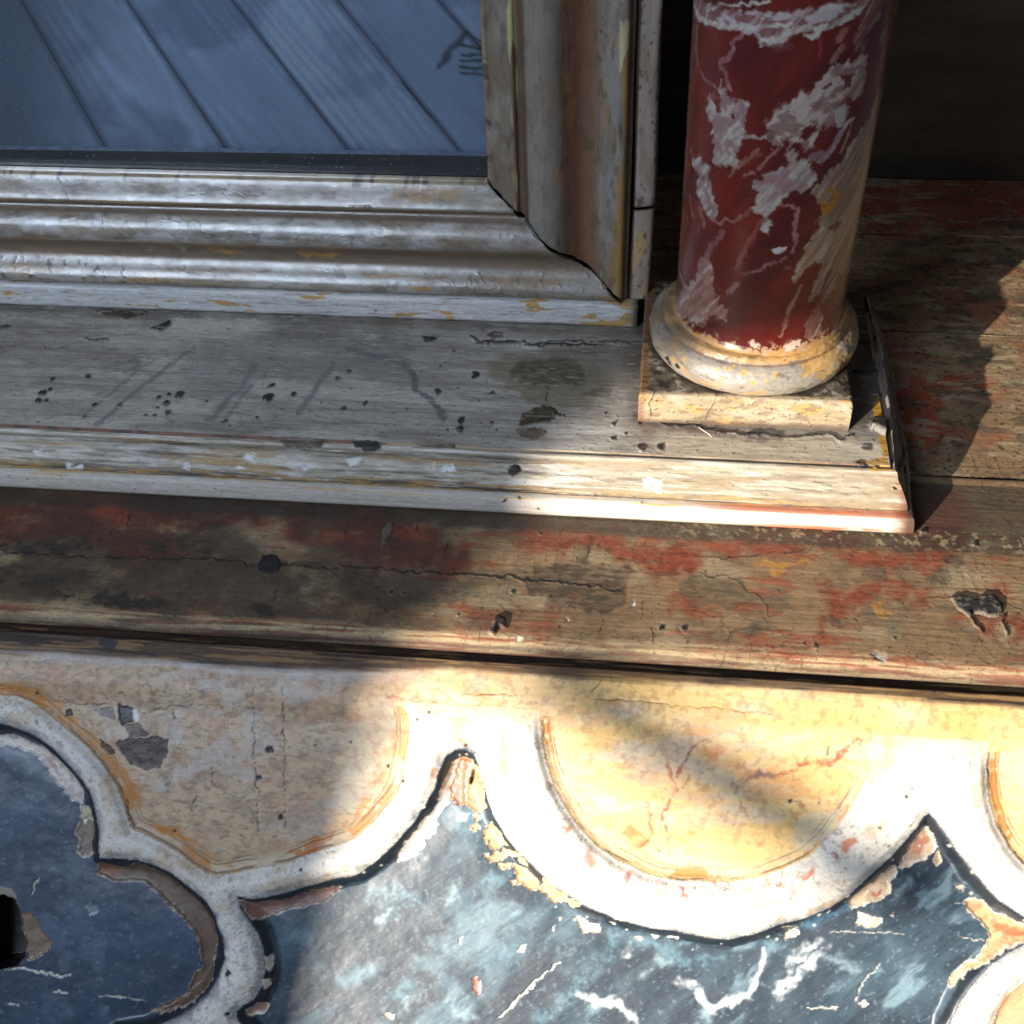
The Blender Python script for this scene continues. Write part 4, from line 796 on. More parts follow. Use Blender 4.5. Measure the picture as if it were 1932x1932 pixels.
# foot bar under the frame
bar = refine(np.array([(.104, .0200), (.0962, .0198), (.0958, .0206), (.0955, .0290), (.0960, .0302), (.0975, .0306), (.104, .0306)]), 1)
fnb2, cb2 = profile_fn(bar)
s = Surf(np.linspace(XL, .0415, 740), np.linspace(cb2[-1], 0, 64), fnb2, .000205, .0002)
st = s.n(170, 4, 4, 261); g = s.n(50, 14, 4, 262); s.V = s.V
s.col = (lin((218, 217, 216))*(.80+.42*st)[..., None]).astype(np.float32); s.mix(sm(.58, .70, s.n(160, 4, 4, 263)), (170, 164, 158), .4)
x = s.P[..., 0]
s.mix(sm(.60, .63, s.n(60, 14, 3, 264)-.14+.17*sm(-.01, .04, x)), (200, 156, 84), .9)
s.mix(sm(.036, .0395, x+.001*(s.n(14, 14, 3, 265)-.5)), (160, 146, 116), .7); s.mix(sm(.0385, .0412, x), (50, 44, 40), .9)
s.mix(sm(.0212, .0200, s.P[..., 2]+.001*(g-.5)), (84, 76, 68), .8); s.mix(sm(.68, .74, s.n(50, 3, 3, 266)), (120, 112, 104), .5)
spots(s, [(210, 1772, 6)], 'I', (30, 28, 26)); s.h += (.0005*(s.n(110, 60, 3, 267)-.5)+.0001*(st-.5)).astype(np.float32); s.rg = .3+.35*g
build('foot_bar', s, M_PLINTH, fr)
prism('frame_back', [(-.262, .020), (.0405, .020), (.0405, .0300), (-.262, .0300)], 'y', .1035, .1180, M_RAW, fr, 0)
prism('stile_back', [(XI+.0008, .030), (.0450, .030), (.0450, .30), (XI+.0008, .30)], 'y', YR+.0002, .1180, M_VOID, fr, 0)
prism('rail_back', [(-.262, .030), (XI, .030), (XI, ZI-.0004), (-.262, ZI-.0004)], 'y', YR+.0002, .1180, M_VOID, fr, 0)
# floor reflection in the dark glass, built as boards behind the pane
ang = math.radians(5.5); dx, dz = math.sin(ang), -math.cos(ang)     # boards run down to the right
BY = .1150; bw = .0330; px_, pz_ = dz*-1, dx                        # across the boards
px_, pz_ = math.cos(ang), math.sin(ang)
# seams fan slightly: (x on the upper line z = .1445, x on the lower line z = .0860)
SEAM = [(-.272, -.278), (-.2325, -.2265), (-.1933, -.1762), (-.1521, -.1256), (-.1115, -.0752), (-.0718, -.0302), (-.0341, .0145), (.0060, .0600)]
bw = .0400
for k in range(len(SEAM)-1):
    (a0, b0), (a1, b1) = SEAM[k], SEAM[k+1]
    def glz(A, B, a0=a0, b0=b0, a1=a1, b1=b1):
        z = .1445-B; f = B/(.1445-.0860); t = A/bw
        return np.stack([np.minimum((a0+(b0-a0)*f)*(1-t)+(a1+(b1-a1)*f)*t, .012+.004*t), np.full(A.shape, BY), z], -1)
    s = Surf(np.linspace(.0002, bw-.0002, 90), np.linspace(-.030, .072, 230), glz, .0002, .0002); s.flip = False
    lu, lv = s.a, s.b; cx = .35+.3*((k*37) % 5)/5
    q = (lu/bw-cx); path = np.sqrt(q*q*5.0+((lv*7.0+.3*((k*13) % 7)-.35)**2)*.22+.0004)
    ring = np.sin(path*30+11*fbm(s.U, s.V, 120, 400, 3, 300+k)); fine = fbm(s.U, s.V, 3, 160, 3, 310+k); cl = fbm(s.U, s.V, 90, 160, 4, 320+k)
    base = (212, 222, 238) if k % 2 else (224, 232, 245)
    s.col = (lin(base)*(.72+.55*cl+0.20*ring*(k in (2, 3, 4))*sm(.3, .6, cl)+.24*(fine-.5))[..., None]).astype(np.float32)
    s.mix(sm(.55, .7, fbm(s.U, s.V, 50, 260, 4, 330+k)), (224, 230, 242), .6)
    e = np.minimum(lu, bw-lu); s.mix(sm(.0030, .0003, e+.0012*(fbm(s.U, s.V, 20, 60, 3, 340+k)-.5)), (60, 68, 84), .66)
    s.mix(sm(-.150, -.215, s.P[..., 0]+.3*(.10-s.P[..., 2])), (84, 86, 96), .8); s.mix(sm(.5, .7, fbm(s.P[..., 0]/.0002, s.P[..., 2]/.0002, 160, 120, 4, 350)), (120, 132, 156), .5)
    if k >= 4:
        s.mix(s.line([(565, 385), (640, 290), (740, 180)], 'I', 9, 3, 2, 20, 3), (26, 34, 34), .85)  # dark marks of a reflected shape, painted on the boards
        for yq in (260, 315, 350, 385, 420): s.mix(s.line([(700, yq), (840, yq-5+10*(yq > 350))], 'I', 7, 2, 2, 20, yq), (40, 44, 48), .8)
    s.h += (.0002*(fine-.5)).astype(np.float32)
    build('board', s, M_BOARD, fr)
prism('lip_reflection', [(-.262, .070), (XI+.001, .070), (XI+.001, .0868), (-.262, .0845)], 'y', .1112, .1135, plain('lip_reflection_dark', (14, 15, 19), .5, 200, .4, .1), fr, .0003)  # dark strip added for the frame lip's reflection in the glass
prism('lip_reflection_edge', [(-.262, .0846), (XI+.001, .0869), (XI+.001, .0875), (-.262, .0852)], 'y', .1111, .1134, plain('lip_reflection_light', (190, 198, 208), .4, 300, .4, .1), fr, 0)  # thin pale bar added for the bright line of that reflection
mg = bpy.data.materials.new('dusty_glass'); mg.use_nodes = True; N = mg.node_tree.nodes; Lk = mg.node_tree.links
for n_ in list(N): N.remove(n_)
out = N.new('ShaderNodeOutputMaterial'); tr = N.new('ShaderNodeBsdfTransparent'); gl = N.new('ShaderNodeBsdfGlossy'); gl.inputs['Roughness'].default_value = .02
tr.inputs[0].default_value = (.88, .93, .98, 1)
fz = N.new('ShaderNodeFresnel'); fz.inputs[0].default_value = 1.5; mx = N.new('ShaderNodeMixShader'); Lk.new(fz.outputs[0], mx.inputs[0]); Lk.new(tr.outputs[0], mx.inputs[1]); Lk.new(gl.outputs[0], mx.inputs[2])
df = N.new('ShaderNodeBsdfDiffuse'); df.inputs[0].default_value = (.75, .8, .85, 1)
tc = N.new('ShaderNodeTexCoord'); vo = N.new('ShaderNodeTexVoronoi'); vo.inputs['Scale'].default_value = 700; Lk.new(tc.outputs['Object'], vo.inputs['Vector'])
sep = N.new('ShaderNodeSeparateColor'); Lk.new(vo.outputs['Color'], sep.inputs[0])
rad = N.new('ShaderNodeMapRange'); rad.inputs[1].default_value = .72; rad.inputs[2].default_value = 1.0; rad.inputs[3].default_value = 0; rad.inputs[4].default_value = .17
Lk.new(sep.outputs[0], rad.inputs[0]); lt = N.new('ShaderNodeMath'); lt.operation = 'LESS_THAN'; Lk.new(vo.outputs['Distance'], lt.inputs[0]); Lk.new(rad.outputs[0], lt.inputs[1])
ns = N.new('ShaderNodeTexNoise'); ns.inputs['Scale'].default_value = 3000; Lk.new(tc.outputs['Object'], ns.inputs['Vector'])
ma_ = N.new('ShaderNodeMapRange'); ma_.inputs[1].default_value = .45; ma_.inputs[2].default_value = .8; ma_.inputs[4].default_value = .16; Lk.new(ns.outputs[0], ma_.inputs[0])
sc = N.new('ShaderNodeMath'); sc.operation = 'MULTIPLY_ADD'; sc.inputs[1].default_value = .6; Lk.new(lt.outputs[0], sc.inputs[0]); Lk.new(ma_.outputs[0], sc.inputs[2]); sc.use_clamp = True
m2 = N.new('ShaderNodeMixShader'); Lk.new(sc.outputs[0], m2.inputs[0]); Lk.new(mx.outputs[0], m2.inputs[1]); Lk.new(df.outputs[0], m2.inputs[2]); Lk.new(m2.outputs[0], out.inputs['Surface'])
tag(prism('glass_pane', [(-.262, ZI-.003), (XI+.003, ZI-.003), (XI+.003, .30), (-.262, .30)], 'y', .1090, .1106, mg, fr, 0), 'dusty glass pane with boards behind it standing in for the floor reflection')

# ------------------------------------------------------------------ sloping carved front
front_ = empty('carved_front', cab)
O = np.array([0, -.0628, -.0072]); ea = np.array([1., 0, 0]); eb = np.array([0, -math.sqrt(.5), -math.sqrt(.5)]); en = np.array([0, -math.sqrt(.5), math.sqrt(.5)])
bs_ = np.linspace(-.030, .420, 4501)                     # the front swells: nearly level at the top, steeper below
slope = np.radians(14+36*np.clip((bs_+.001)/.040, 0, 1)**.8)
py_ = np.cumsum(-np.cos(slope))*1e-4; pz_c = np.cumsum(-np.sin(slope))*1e-4
i0 = np.argmin(np.abs(bs_)); py_ += O[1]-py_[i0]; pz_c += O[2]-pz_c[i0]
def front_at(d):
    out = []
    for r in d:
        t = (py_-CP[1])/r[1]; zr = CP[2]+t*r[2]-pz_c
        k = np.argmin(np.abs(zr)); out.append((CP[0]+t[k]*r[0], bs_[k]))
    return np.array(out)
s = Surf(np.linspace(-.215, .215, 1010), np.linspace(-.004, .150, 400),
         lambda A, B: np.stack([A, np.interp(B, bs_, py_), np.interp(B, bs_, pz_c)], -1), .000196, .000212, plane=front_at)
s.flip = True
U, V = s.U, s.V
def field(pts_reg, amp=3.0, ws=40, sd=3):
    q = np.concatenate([s.at(p, r) for p, r in pts_reg])
    d, sl = s.sdf(q, 1e6, amp, ws, sd); return d
Qf = [([(-500, 330), (-300, 270), (-100, 255), (0, 262), (100, 275), (200, 322), (300, 400), (400, 495), (455, 565), (510, 645), (538, 740), (548, 850), (550, 950), (556, 1012), (650, 1008), (760, 1014), (850, 1040), (950, 1092), (1050, 1162), (1150, 1252), (1210, 1345), (1246, 1450), (1256, 1560), (1230, 1662), (1160, 1772), (1060, 1862), (950, 1925), (800, 1990), (650, 2010), (560, 2060), (540, 2300), (-500, 2300)], 'A')]
Mf = [([(1400, 1990), (1330, 1915), (1320, 1860), (1360, 1828), (1420, 1800), (1462, 1720), (1482, 1620), (1470, 1520), (1440, 1430), (1398, 1368), (1342, 1295), (1328, 1222), (1400, 1236), (1550, 1215), (1700, 1165), (1887, 1122)], 'A'),
      ([(100, 1090), (200, 1028), (330, 910), (420, 810), (490, 710), (532, 620), (562, 520), (602, 440), (660, 402), (720, 398), (770, 420), (792, 480), (802, 560), (832, 680), (872, 780), (932, 880), (1002, 970), (1100, 1070), (1200, 1152), (1300, 1222), (1400, 1288), (1550, 1350), (1700, 1386), (1887, 1412)], 'B'),
      ([(150, 1450), (280, 1462), (420, 1432), (560, 1382), (720, 1340), (850, 1280), (960, 1202), (1070, 1112), (1170, 1020), (1260, 922), (1330, 842), (1372, 772), (1410, 748), (1442, 790), (1500, 880), (1582, 1000), (1682, 1130), (1800, 1250), (1932, 1340), (2100, 1400), (2100, 1450), (1932, 1482), (1850, 1530), (1750, 1592), (1650, 1692), (1570, 1802), (1512, 1932), (1490, 2200), (-2200, 2200)], 'C')]
C1 = [([(-500, -60), (740, -60), (1887, -60)], 'A'), ([(380, 60), (395, 240), (392, 330), (380, 460), (350, 590), (300, 680), (200, 800), (80, 910)], 'B'), ([(1750, 975), (1600, 1030), (1450, 1062), (1300, 1086), (1205, 1100), (1150, 1082), (1080, 1042), (1000, 980), (900, 915), (800, 868), (740, 848), (722, 800), (692, 700), (650, 600), (580, 490), (500, 400), (400, 310), (300, 222), (200, 150), (100, 110), (0, 100), (-200, 120), (-500, 200)], 'A')]
C2 = [([(1115, 100), (1118, 190), (1132, 330), (1162, 480), (1202, 600), (1262, 720), (1332, 820), (1430, 925), (1550, 1010), (1700, 1085), (1887, 1132)], 'B'), ([(150, 1140), (300, 1136), (450, 1112), (600, 1060), (750, 982), (850, 882), (932, 780), (1002, 670), (1052, 560), (1082, 440), (1086, 340), (1082, 250)], 'C')]
C3 = [([(1770, 250), (1722, 400), (1722, 580), (1742, 700), (1782, 820), (1850, 950), (1932, 1042), (2200, 1200), (2200, 250)], 'C')]
C4 = [([(1932, 1700), (1860, 1760), (1780, 1860), (1740, 1960), (1740, 2300), (2300, 2300), (2300, 1640)], 'C')]
dQ, dM = field(Qf, 2.2, 46, 3), field(Mf, 2.2, 46, 5); dc = [field(c, 2.0, 60, 7+i) for i, c in enumerate((C1, C2, C3, C4))]
dB = np.minimum(dQ, dM)                       # < 0 inside a blue field
dC = np.minimum.reduce(dc)
y0 = s.at([(0, 1335)])[0, 1]
vtop = s.at([(966, 1338)])[0, 1]
rail_line = V-(vtop+3*(s.n(90, 90, 2, 400)-.5))  # above it: the plain rail along the top
dC = np.where(rail_line < 0, np.minimum(dC, rail_line), dC)
dC = np.where((rail_line < 26) & (U > s.at([(1010, 1340)])[0, 0]) & (U < s.at([(1016, 1340)])[0, 0]), dC, dC)
inB = dB < 0; inC = (dC < 0) & ~inB
# relief
h = np.zeros(U.shape)
wband = np.clip(dB, 0, None); 
low = sm(-6, 46, rail_line); edgeC = 1-(1-sm(0, 14, dC))*low; edgeW = 1-(1-sm(0, 34, dC))*low
bead = sm(0, 16, dB)*edgeC                       # rounded white band
h += np.where(~inB & ~inC, .0003+.0014*bead+.0012*np.minimum(sm(0, 40, dB), edgeW), 0)
h += np.where(inC, .0028-(.0030+.0008*sm(0, 10, -dC)-.0006*sm(10, 90, -dC))*sm(-6, 46, rail_line), 0)
h = np.where(inB, .0003-.0042*sm(0, 24, -dB)+.0004*sm(26, 70, -dB), h)
s.h = h.astype(np.float32)
# top edge rolls back under the desk top
s.h -= (.0075*sm(.0025, .0006, s.b)).astype(np.float32)
# ---- paint
white = (228, 222, 212); cream = (224, 192, 146)
g = s.n(90, 60, 5, 401); g2 = s.n(30, 24, 4, 402); st = s.n(200, 6, 4, 403); f = s.n(7, 6, 3, 404)
s.col = (lin(white)*(.88+.2*g)[..., None]).astype(np.float32)
mw = sm(.5, .75, s.n(26, 26, 4, 405)); s.mix(mw, (206, 196, 180), .5)
s.mix(sm(.6, .72, s.n(44, 44, 4, 406)), (200, 170, 132), .5); s.mix(sm(.66, .74, s.n(14, 12, 4, 408)), (150, 138, 124), .5); s.mix(sm(.74, .8, s.n(5, 5, 2, 418)), (110, 100, 92), .5)
# the white fades into the cream rail above
fade = sm(34, -6, rail_line+30*(s.n(50, 30, 4, 428)-.5)); s.mix(fade, (222, 196, 152), .85)
# cream fields
cm = inC.astype(np.float32)
def cl_(m): return m*cm
cc = lin(cream)[None, None]*(.8+.35*g+.12*(st-.5))[..., None]
s.col = (s.col*(1-cm[..., None])+cc*cm[..., None]).astype(np.float32)
s.mix(cm*sm(.5, .66, s.n(70, 34, 5, 407)), (226, 204, 160), .7); s.mix(cm*sm(.53, .68, s.n(60, 30, 5, 408)), (214, 156, 110), .55); s.mix(cm*sm(.58, .7, s.n(44, 20, 4, 409)), (190, 172, 150), .6)
s.mix(cm*sm(.6, .7, s.n(110, 22, 5, 410)), (208, 190, 168), .6)
left = sm(s.at([(900, 1400)])[0, 0], s.at([(500, 1400)])[0, 0], U)
s.mix(cm*left, (198, 174, 144), .8); s.mix(cm*left*sm(.48, .62, s.n(26, 14, 5, 416)), (164, 140, 122), .55); s.mix(cm*left*sm(.6, .68, s.n(12, 5, 4, 419)), (120, 96, 82), .5); s.mix(cm*left*sm(.55, .68, s.n(60, 40, 4, 411)), (204, 150, 124), .45); s.mix(cm*left*sm(.55, .7, s.n(70, 44, 5, 412)), (206, 200, 192), .5)
right = sm(s.at([(960, 1400)])[0, 0], s.at([(1150, 1400)])[0, 0], U)
s.mix(cm*right*sm(.35, .6, s.n(120, 30, 4, 413)), (226, 188, 112), .6)
s.mix(cl_(s.poly([(100, 240), (330, 130), (300, 330), (220, 480), (60, 560), (-60, 520), (60, 400)], 'B', 14, 16, 30, 5)), (150, 146, 130), .7); s.mix(cl_(s.poly([(-50, 560), (120, 520), (160, 620), (20, 740), (-140, 820), (-500, 860), (-300, 780), (-60, 700)], 'B', 12, 14, 26, 6)), (176, 172, 162), .6)
for k in range(26):
    r = np.random.default_rng(700+k); x_, y_ = r.uniform(250, 700), r.uniform(1260, 1540); L_ = r.uniform(10, 60); an = r.choice([0.03, -.08, 1.3, .7])
    s.mix(cl_(s.line([(x_, y_), (x_+L_*math.cos(an), y_+L_*math.sin(an))], '0', 1.3, .9, 2, 12, k, .8)), (104, 80, 66), .6)
# ochre, rust and dark lines along the border of the cream fields
s.mix(cm*left*sm(-52, -14, dC)*(rail_line > 8)*(.4+.6*sm(.35, .6, g2)), (182, 152, 112), .6)
bd = cm*sm(-24, -14, dC)*sm(-1, -6, dC)*(rail_line > 8)
s.mix(bd*(.5+.5*sm(.35, .55, g2)), (200, 180, 148), .7)
s.mix(bd*sm(.53, .60, s.n(46, 46, 4, 414)), (186, 122, 48), .85)
for dd, w_, a_ in ((-3.5, 1.2, .75), (-15, 1.2, .5), (-21, 1.0, .35)):
    m = cm*(1-sm(0, w_, np.abs(dC-dd+5*(s.n(60, 60, 3, 415+int(-dd))-.5))-.6))*sm(.38, .52, s.n(70, 70, 3, 417+int(-dd)))*(rail_line > 14); s.mix(m, (60, 48, 40), a_); s.h -= (m*.0003).astype(np.float32)
def cl(m): return m*cm
for pts, reg, c, a in (([(-100, 20), (0, 25), (150, 40), (300, 130), (420, 240), (520, 340), (640, 450), (720, 550), (770, 620), (780, 745), (700, 690), (640, 570), (560, 450), (470, 360), (380, 280), (280, 190), (150, 110), (0, 95), (-100, 95)], 'A', (188, 126, 52), .85),
        ([(820, 820), (960, 840), (1060, 910), (1150, 970), (1195, 1015), (1110, 960), (1000, 900), (860, 860)], 'A', (190, 124, 46), .9), ([(1240, 1030), (1290, 1040), (1320, 1055), (1270, 1060)], 'A', (190, 124, 46), .8),
        ([(1590, 990), (1680, 940), (1780, 910), (1860, 850), (1840, 910), (1730, 990), (1650, 985)], 'A', (178, 106, 38), .9), ([(180, 590), (230, 540), (280, 520), (270, 560), (200, 600)], 'B', (186, 118, 44), .9), ([(60, 760), (130, 680), (200, 655), (170, 720), (90, 790)], 'B', (188, 128, 50), .85),
        ([(270, 130), (480, 110), (480, 180), (400, 240), (380, 400), (330, 440), (240, 430), (300, 320), (330, 200)], 'B', (186, 138, 92), .6), ([(510, 140), (580, 130), (580, 170), (530, 180)], 'B', (206, 118, 70), .8), ([(280, 120), (480, 120), (470, 140), (290, 140)], 'B', (150, 80, 44), .7),
        ([(1580, 850), (1640, 830), (1720, 880), (1730, 930), (1660, 960), (1590, 930)], 'B', (214, 112, 60), .8), ([(1640, 940), (1720, 900), (1700, 960)], 'B', (206, 74, 36), .85), ([(120, 390), (270, 400), (250, 450), (140, 440)], 'C', (212, 130, 80), .7),
        ([(20, 360), (300, 470), (560, 520), (700, 560), (800, 680), (640, 690), (400, 700), (330, 560), (100, 440)], 'C', (206, 146, 88), .55), ([(660, 800), (760, 740), (900, 760), (860, 860), (760, 960), (640, 960)], 'C', (206, 196, 170), .75),
        ([(0, 870), (100, 880), (40, 930), (0, 920)], 'C', (224, 130, 70), .6), ([(420, 900), (480, 880), (470, 940)], 'C', (214, 120, 64), .7)):
    s.mix(cl(s.poly(pts, reg, 3, 7, 18, len(pts)))*(.6+.4*sm(.3, .55, g2)), c, a)
# red veins
for p, reg, w, c in (([(150, 340), (80, 400), (50, 460), (0, 545)], 'C', 6, (150, 66, 48)), ([(1830, 480), (1850, 560), (1872, 620), (1840, 700), (1795, 775), (1830, 850), (1842, 995)], 'B', 6, (178, 66, 44)), ([(1722, 700), (1742, 850), (1735, 900), (1690, 945)], 'B', 6, (178, 66, 44)), ([(1770, 970), (1795, 965)], 'B', 5, (190, 60, 36)),
        ([(325, 635), (400, 570), (460, 530), (545, 552)], 'C', 7, (120, 84, 92)), ([(560, 552), (640, 520), (705, 470), (780, 472), (860, 476), (920, 420), (965, 370), (1022, 340)], 'C', 7, (176, 62, 48)), ([(840, 380), (825, 430)], 'C', 6, (176, 70, 50)), ([(305, 540), (308, 620)], 'C', 4, (140, 70, 50)), ([(340, 650), (380, 760), (420, 830)], 'C', 3.5, (164, 110, 76)), ([(560, 420), (610, 420)], 'C', 5, (190, 80, 50)), ([(640, 680), (730, 760)], 'C', 5, (170, 110, 76)), ([(50, 590), (60, 550)], 'C', 4, (150, 84, 58)), ([(980, 700), (1040, 560)], 'C', 6, (196, 150, 110))):
    s.mix(cl(s.line(p, reg, w, 2.4, 4, 8, 7, .4))*(.3+.8*sm(.35, .6, f*.5+g2*.5)), c, .75)
# stains beside the white band on the right lobe
for q, c in (([(1230, 830), (1300, 825), (1290, 860)], (196, 110, 78)), ([(1370, 980), (1400, 940), (1440, 1020), (1400, 1050)], (176, 112, 84)), ([(1580, 1110), (1620, 1075), (1640, 1080), (1620, 1130)], (206, 66, 48)), ([(1040, 640), (1070, 640), (1060, 690)], (196, 120, 80)), ([(1120, 800), (1180, 860), (1245, 915), (1200, 890)], (160, 84, 58)), ([(880, 430), (940, 440), (940, 560), (890, 540), (820, 540), (830, 480)], (196, 150, 110)), ([(900, 300), (930, 300), (950, 420), (900, 430)], (206, 168, 130)), ([(660, 330), (720, 340), (740, 390), (690, 390)], (190, 140, 104)), ([(600, 230), (720, 230), (700, 340), (650, 330)], (216, 180, 140)), ([(520, 500), (560, 500), (545, 560), (520, 550)], (196, 140, 90))):
    s.mix(s.poly(q, 'B', 2.5, 5, 12, 4), c, .75)
for q, c in (([(890, 920), (980, 870), (990, 900), (920, 960)], (196, 100, 44)), ([(850, 970), (890, 950), (905, 1000), (880, 1010)], (150, 62, 34)), ([(640, 1110), (760, 1060), (740, 1100)], (206, 120, 70)), ([(540, 1150), (570, 1125), (600, 1150), (580, 1165)], (206, 92, 48)), ([(170, 1120), (250, 1125), (240, 1140), (170, 1140)], (206, 130, 90)), ([(0, 1165), (25, 1165), (50, 1215), (20, 1210)], (196, 60, 44)), ([(340, 1180), (410, 1165), (410, 1190), (350, 1195)], (220, 160, 90)), ([(170, 1180), (210, 1180), (200, 1200)], (214, 140, 80)), ([(1050, 430), (1080, 300), (1180, 300), (1200, 480), (1100, 560), (1050, 640)], (222, 178, 128)), ([(1810, 770), (1850, 760), (1850, 800), (1820, 800)], (206, 130, 100)), ([(1490, 440), (1560, 430), (1530, 450)], (130, 116, 104)), ([(1740, 480), (1780, 470), (1770, 490)], (190, 130, 110)), ([(1780, 1800), (1900, 1720), (1990, 1700), (1990, 1990), (1800, 1990)], (200, 150, 112))):
    s.mix(s.poly(q, 'C', 2.5, 5, 12, 6), c, .8)
s.mix(s.poly([(710, 1340), (715, 1290), (880, 1230), (1000, 1190), (860, 1280)], 'C', 3, 4, 14, 4), (190, 166, 132), .8)
s.mix(cm*sm(.6, .66, s.n(10, 10, 3, 430))*sm(1.0, .2, rail_line/400), (150, 106, 84), .35)
# worn brown strip along the top edge; the overhang's shade painted in as black
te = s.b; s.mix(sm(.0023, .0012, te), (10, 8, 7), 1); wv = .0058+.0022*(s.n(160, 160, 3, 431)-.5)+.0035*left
tm = sm(wv+.0012, wv-.0012, te+.0016*(s.n(140, 5, 3, 432)-.5)); s.mix(tm, (70, 49, 35), .92); s.mix(tm*sm(.5, .62, s.n(160, 4, 3, 433)), (44, 34, 30), .85); s.mix(tm*sm(.6, .68, s.n(120, 4, 3, 434)), (150, 116, 76), .7)
m = sm(.014, .008, te)*(1-tm)*left; s.mix(m*sm(.35, .55, s.n(120, 10, 3, 435)), (214, 212, 214), .7)
s.mix(s.poly([(560, 1740), (620, 1715), (700, 1740), (660, 1790), (590, 1780)], 'D', 3, 6, 14, 4), (44, 46, 58), .85)
# blue fields
bm_ = inB.astype(np.float32); D_ = U*.62+V*.78; E2 = U*.78-V*.62
mar = fbm(E2, D_, 180, 46, 5, 441); mar2 = fbm(E2+14*s.n(40, 40, 3, 440), D_+14*s.n(40, 40, 3, 439), 90, 34, 5, 442)
cb = lin((50, 66, 88))[None, None]*(.55+.9*g)[..., None]
s.col = (s.col*(1-bm_[..., None])+cb*bm_[..., None]).astype(np.float32)
mM = bm_*(dM < 0)
s.mix(mM, (44, 55, 66), .8); lf = .35+.65*sm(s.at([(1250, 1700)])[0, 0], s.at([(850, 1700)])[0, 0], U); s.mix(mM*sm(.48, .74, mar)*lf, (88, 118, 132), .6); s.mix(mM*sm(.46, .70, s.n(110, 80, 5, 438))*lf, (124, 154, 166), .55); s.mix(mM*sm(.60, .74, mar2)*sm(.42, .6, mar), (140, 168, 180), .55); s.mix(mM*sm(.55, .7, s.n(120, 90, 4, 443)), (40, 62, 76), .6)
s.mix(mM*sm(.64, .7, fbm(E2, D_, 60, 4, 3, 444)), (120, 136, 146), .08); s.mix(mM*sm(.56, .72, fbm(E2, D_, 30, 5, 4, 445)), (36, 48, 58), .4)
s.mix(bm_*(dQ < 0)*sm(.56, .7, s.n(60, 60, 5, 446)), (84, 98, 118), .6); s.mix(bm_*sm(.76, .80, s.n(6, 6, 2, 447)), (120, 136, 150), .4)
# dark line painted round the fields
ew = 19+12*(s.n(60, 60, 3, 448)-.5)-3*(dM < 0); s.mix(bm_*sm(ew+2, ew-2, -dB+4*(s.n(12, 12, 3, 449)-.5)), (22, 29, 38), .93)
s.mix(sm(6, 0, np.abs(dB)+3*(s.n(10, 10, 3, 450)-.5)), (40, 48, 58), .6)
s.mix((~inB & ~inC)*sm(20, 2, dB)*sm(.44, .58, s.n(16, 16, 4, 451)*.5+.5*s.n(50, 50, 3, 452)), (110, 120, 128), .6)
def bl(m): return m*bm_
W1, W2, T1 = (226, 234, 236), (168, 196, 204), (110, 146, 160)
for p, reg, w, c in (([(95, 1755), (140, 1845), (200, 1880), (300, 1832), (400, 1790), (450, 1700), (462, 1640), (485, 1570)], 'C', 11, W1), ([(570, 1795), (620, 1700), (640, 1620), (700, 1560), (785, 1490)], 'C', 15, W1), ([(640, 1740), (720, 1660), (790, 1580), (830, 1520)], 'C', 11, W1), ([(800, 1565), (880, 1580), (930, 1625), (1000, 1635)], 'C', 7, W2), ([(0, 1725), (95, 1740)], 'C', 10, W1), ([(0, 1600), (130, 1610), (230, 1590)], 'C', 16, T1), ([(1380, 1260), (1450, 1240)], 'C', 18, T1), ([(1240, 1220), (1310, 1150)], 'C', 10, W2), ([(700, 1390), (860, 1340), (960, 1300)], 'C', 12, (110, 160, 190)), ([(120, 1932), (180, 1880)], 'C', 16, W2), ([(1120, 1700), (1140, 1660)], 'C', 14, T1), ([(480, 1510), (560, 1500)], 'C', 14, T1),
        ([(1320, 1795), (1480, 1832), (1600, 1880), (1660, 1940)], 'B', 12, W1), ([(1100, 1932), (1300, 1800), (1400, 1680), (1500, 1560), (1550, 1440)], 'B', 20, T1), ([(780, 1190), (840, 1170), (900, 1120)], 'B', 18, T1), ([(600, 1300), (630, 1230), (640, 1160)], 'B', 9, W2), ([(150, 1260), (300, 1220), (420, 1260)], 'B', 26, T1), ([(200, 1380), (300, 1330)], 'B', 18, W2), ([(0, 1720), (120, 1680), (180, 1640)], 'B', 18, T1), ([(300, 1800), (420, 1730)], 'B', 20, T1), ([(820, 1600), (960, 1560), (1020, 1530)], 'B', 14, T1), ([(340, 1900), (420, 1780)], 'B', 14, W2), ([(650, 1870), (740, 1932)], 'B', 8, W2), ([(1560, 1580), (1610, 1520)], 'B', 10, W1), ([(1680, 1680), (1760, 1600), (1850, 1590)], 'B', 10, W2), ([(1500, 1450), (1700, 1500), (1887, 1560)], 'B', 16, T1)):
    sf = 4.5 if c == W1 else 10
    s.mix(bl(s.line(p, reg, w*1.15, sf, 7, 18, 9, .4))*(.15+.85*sm(.36, .58, mar2*.35+g2*.3+f*.35)), c, .85 if c == W1 else .6)
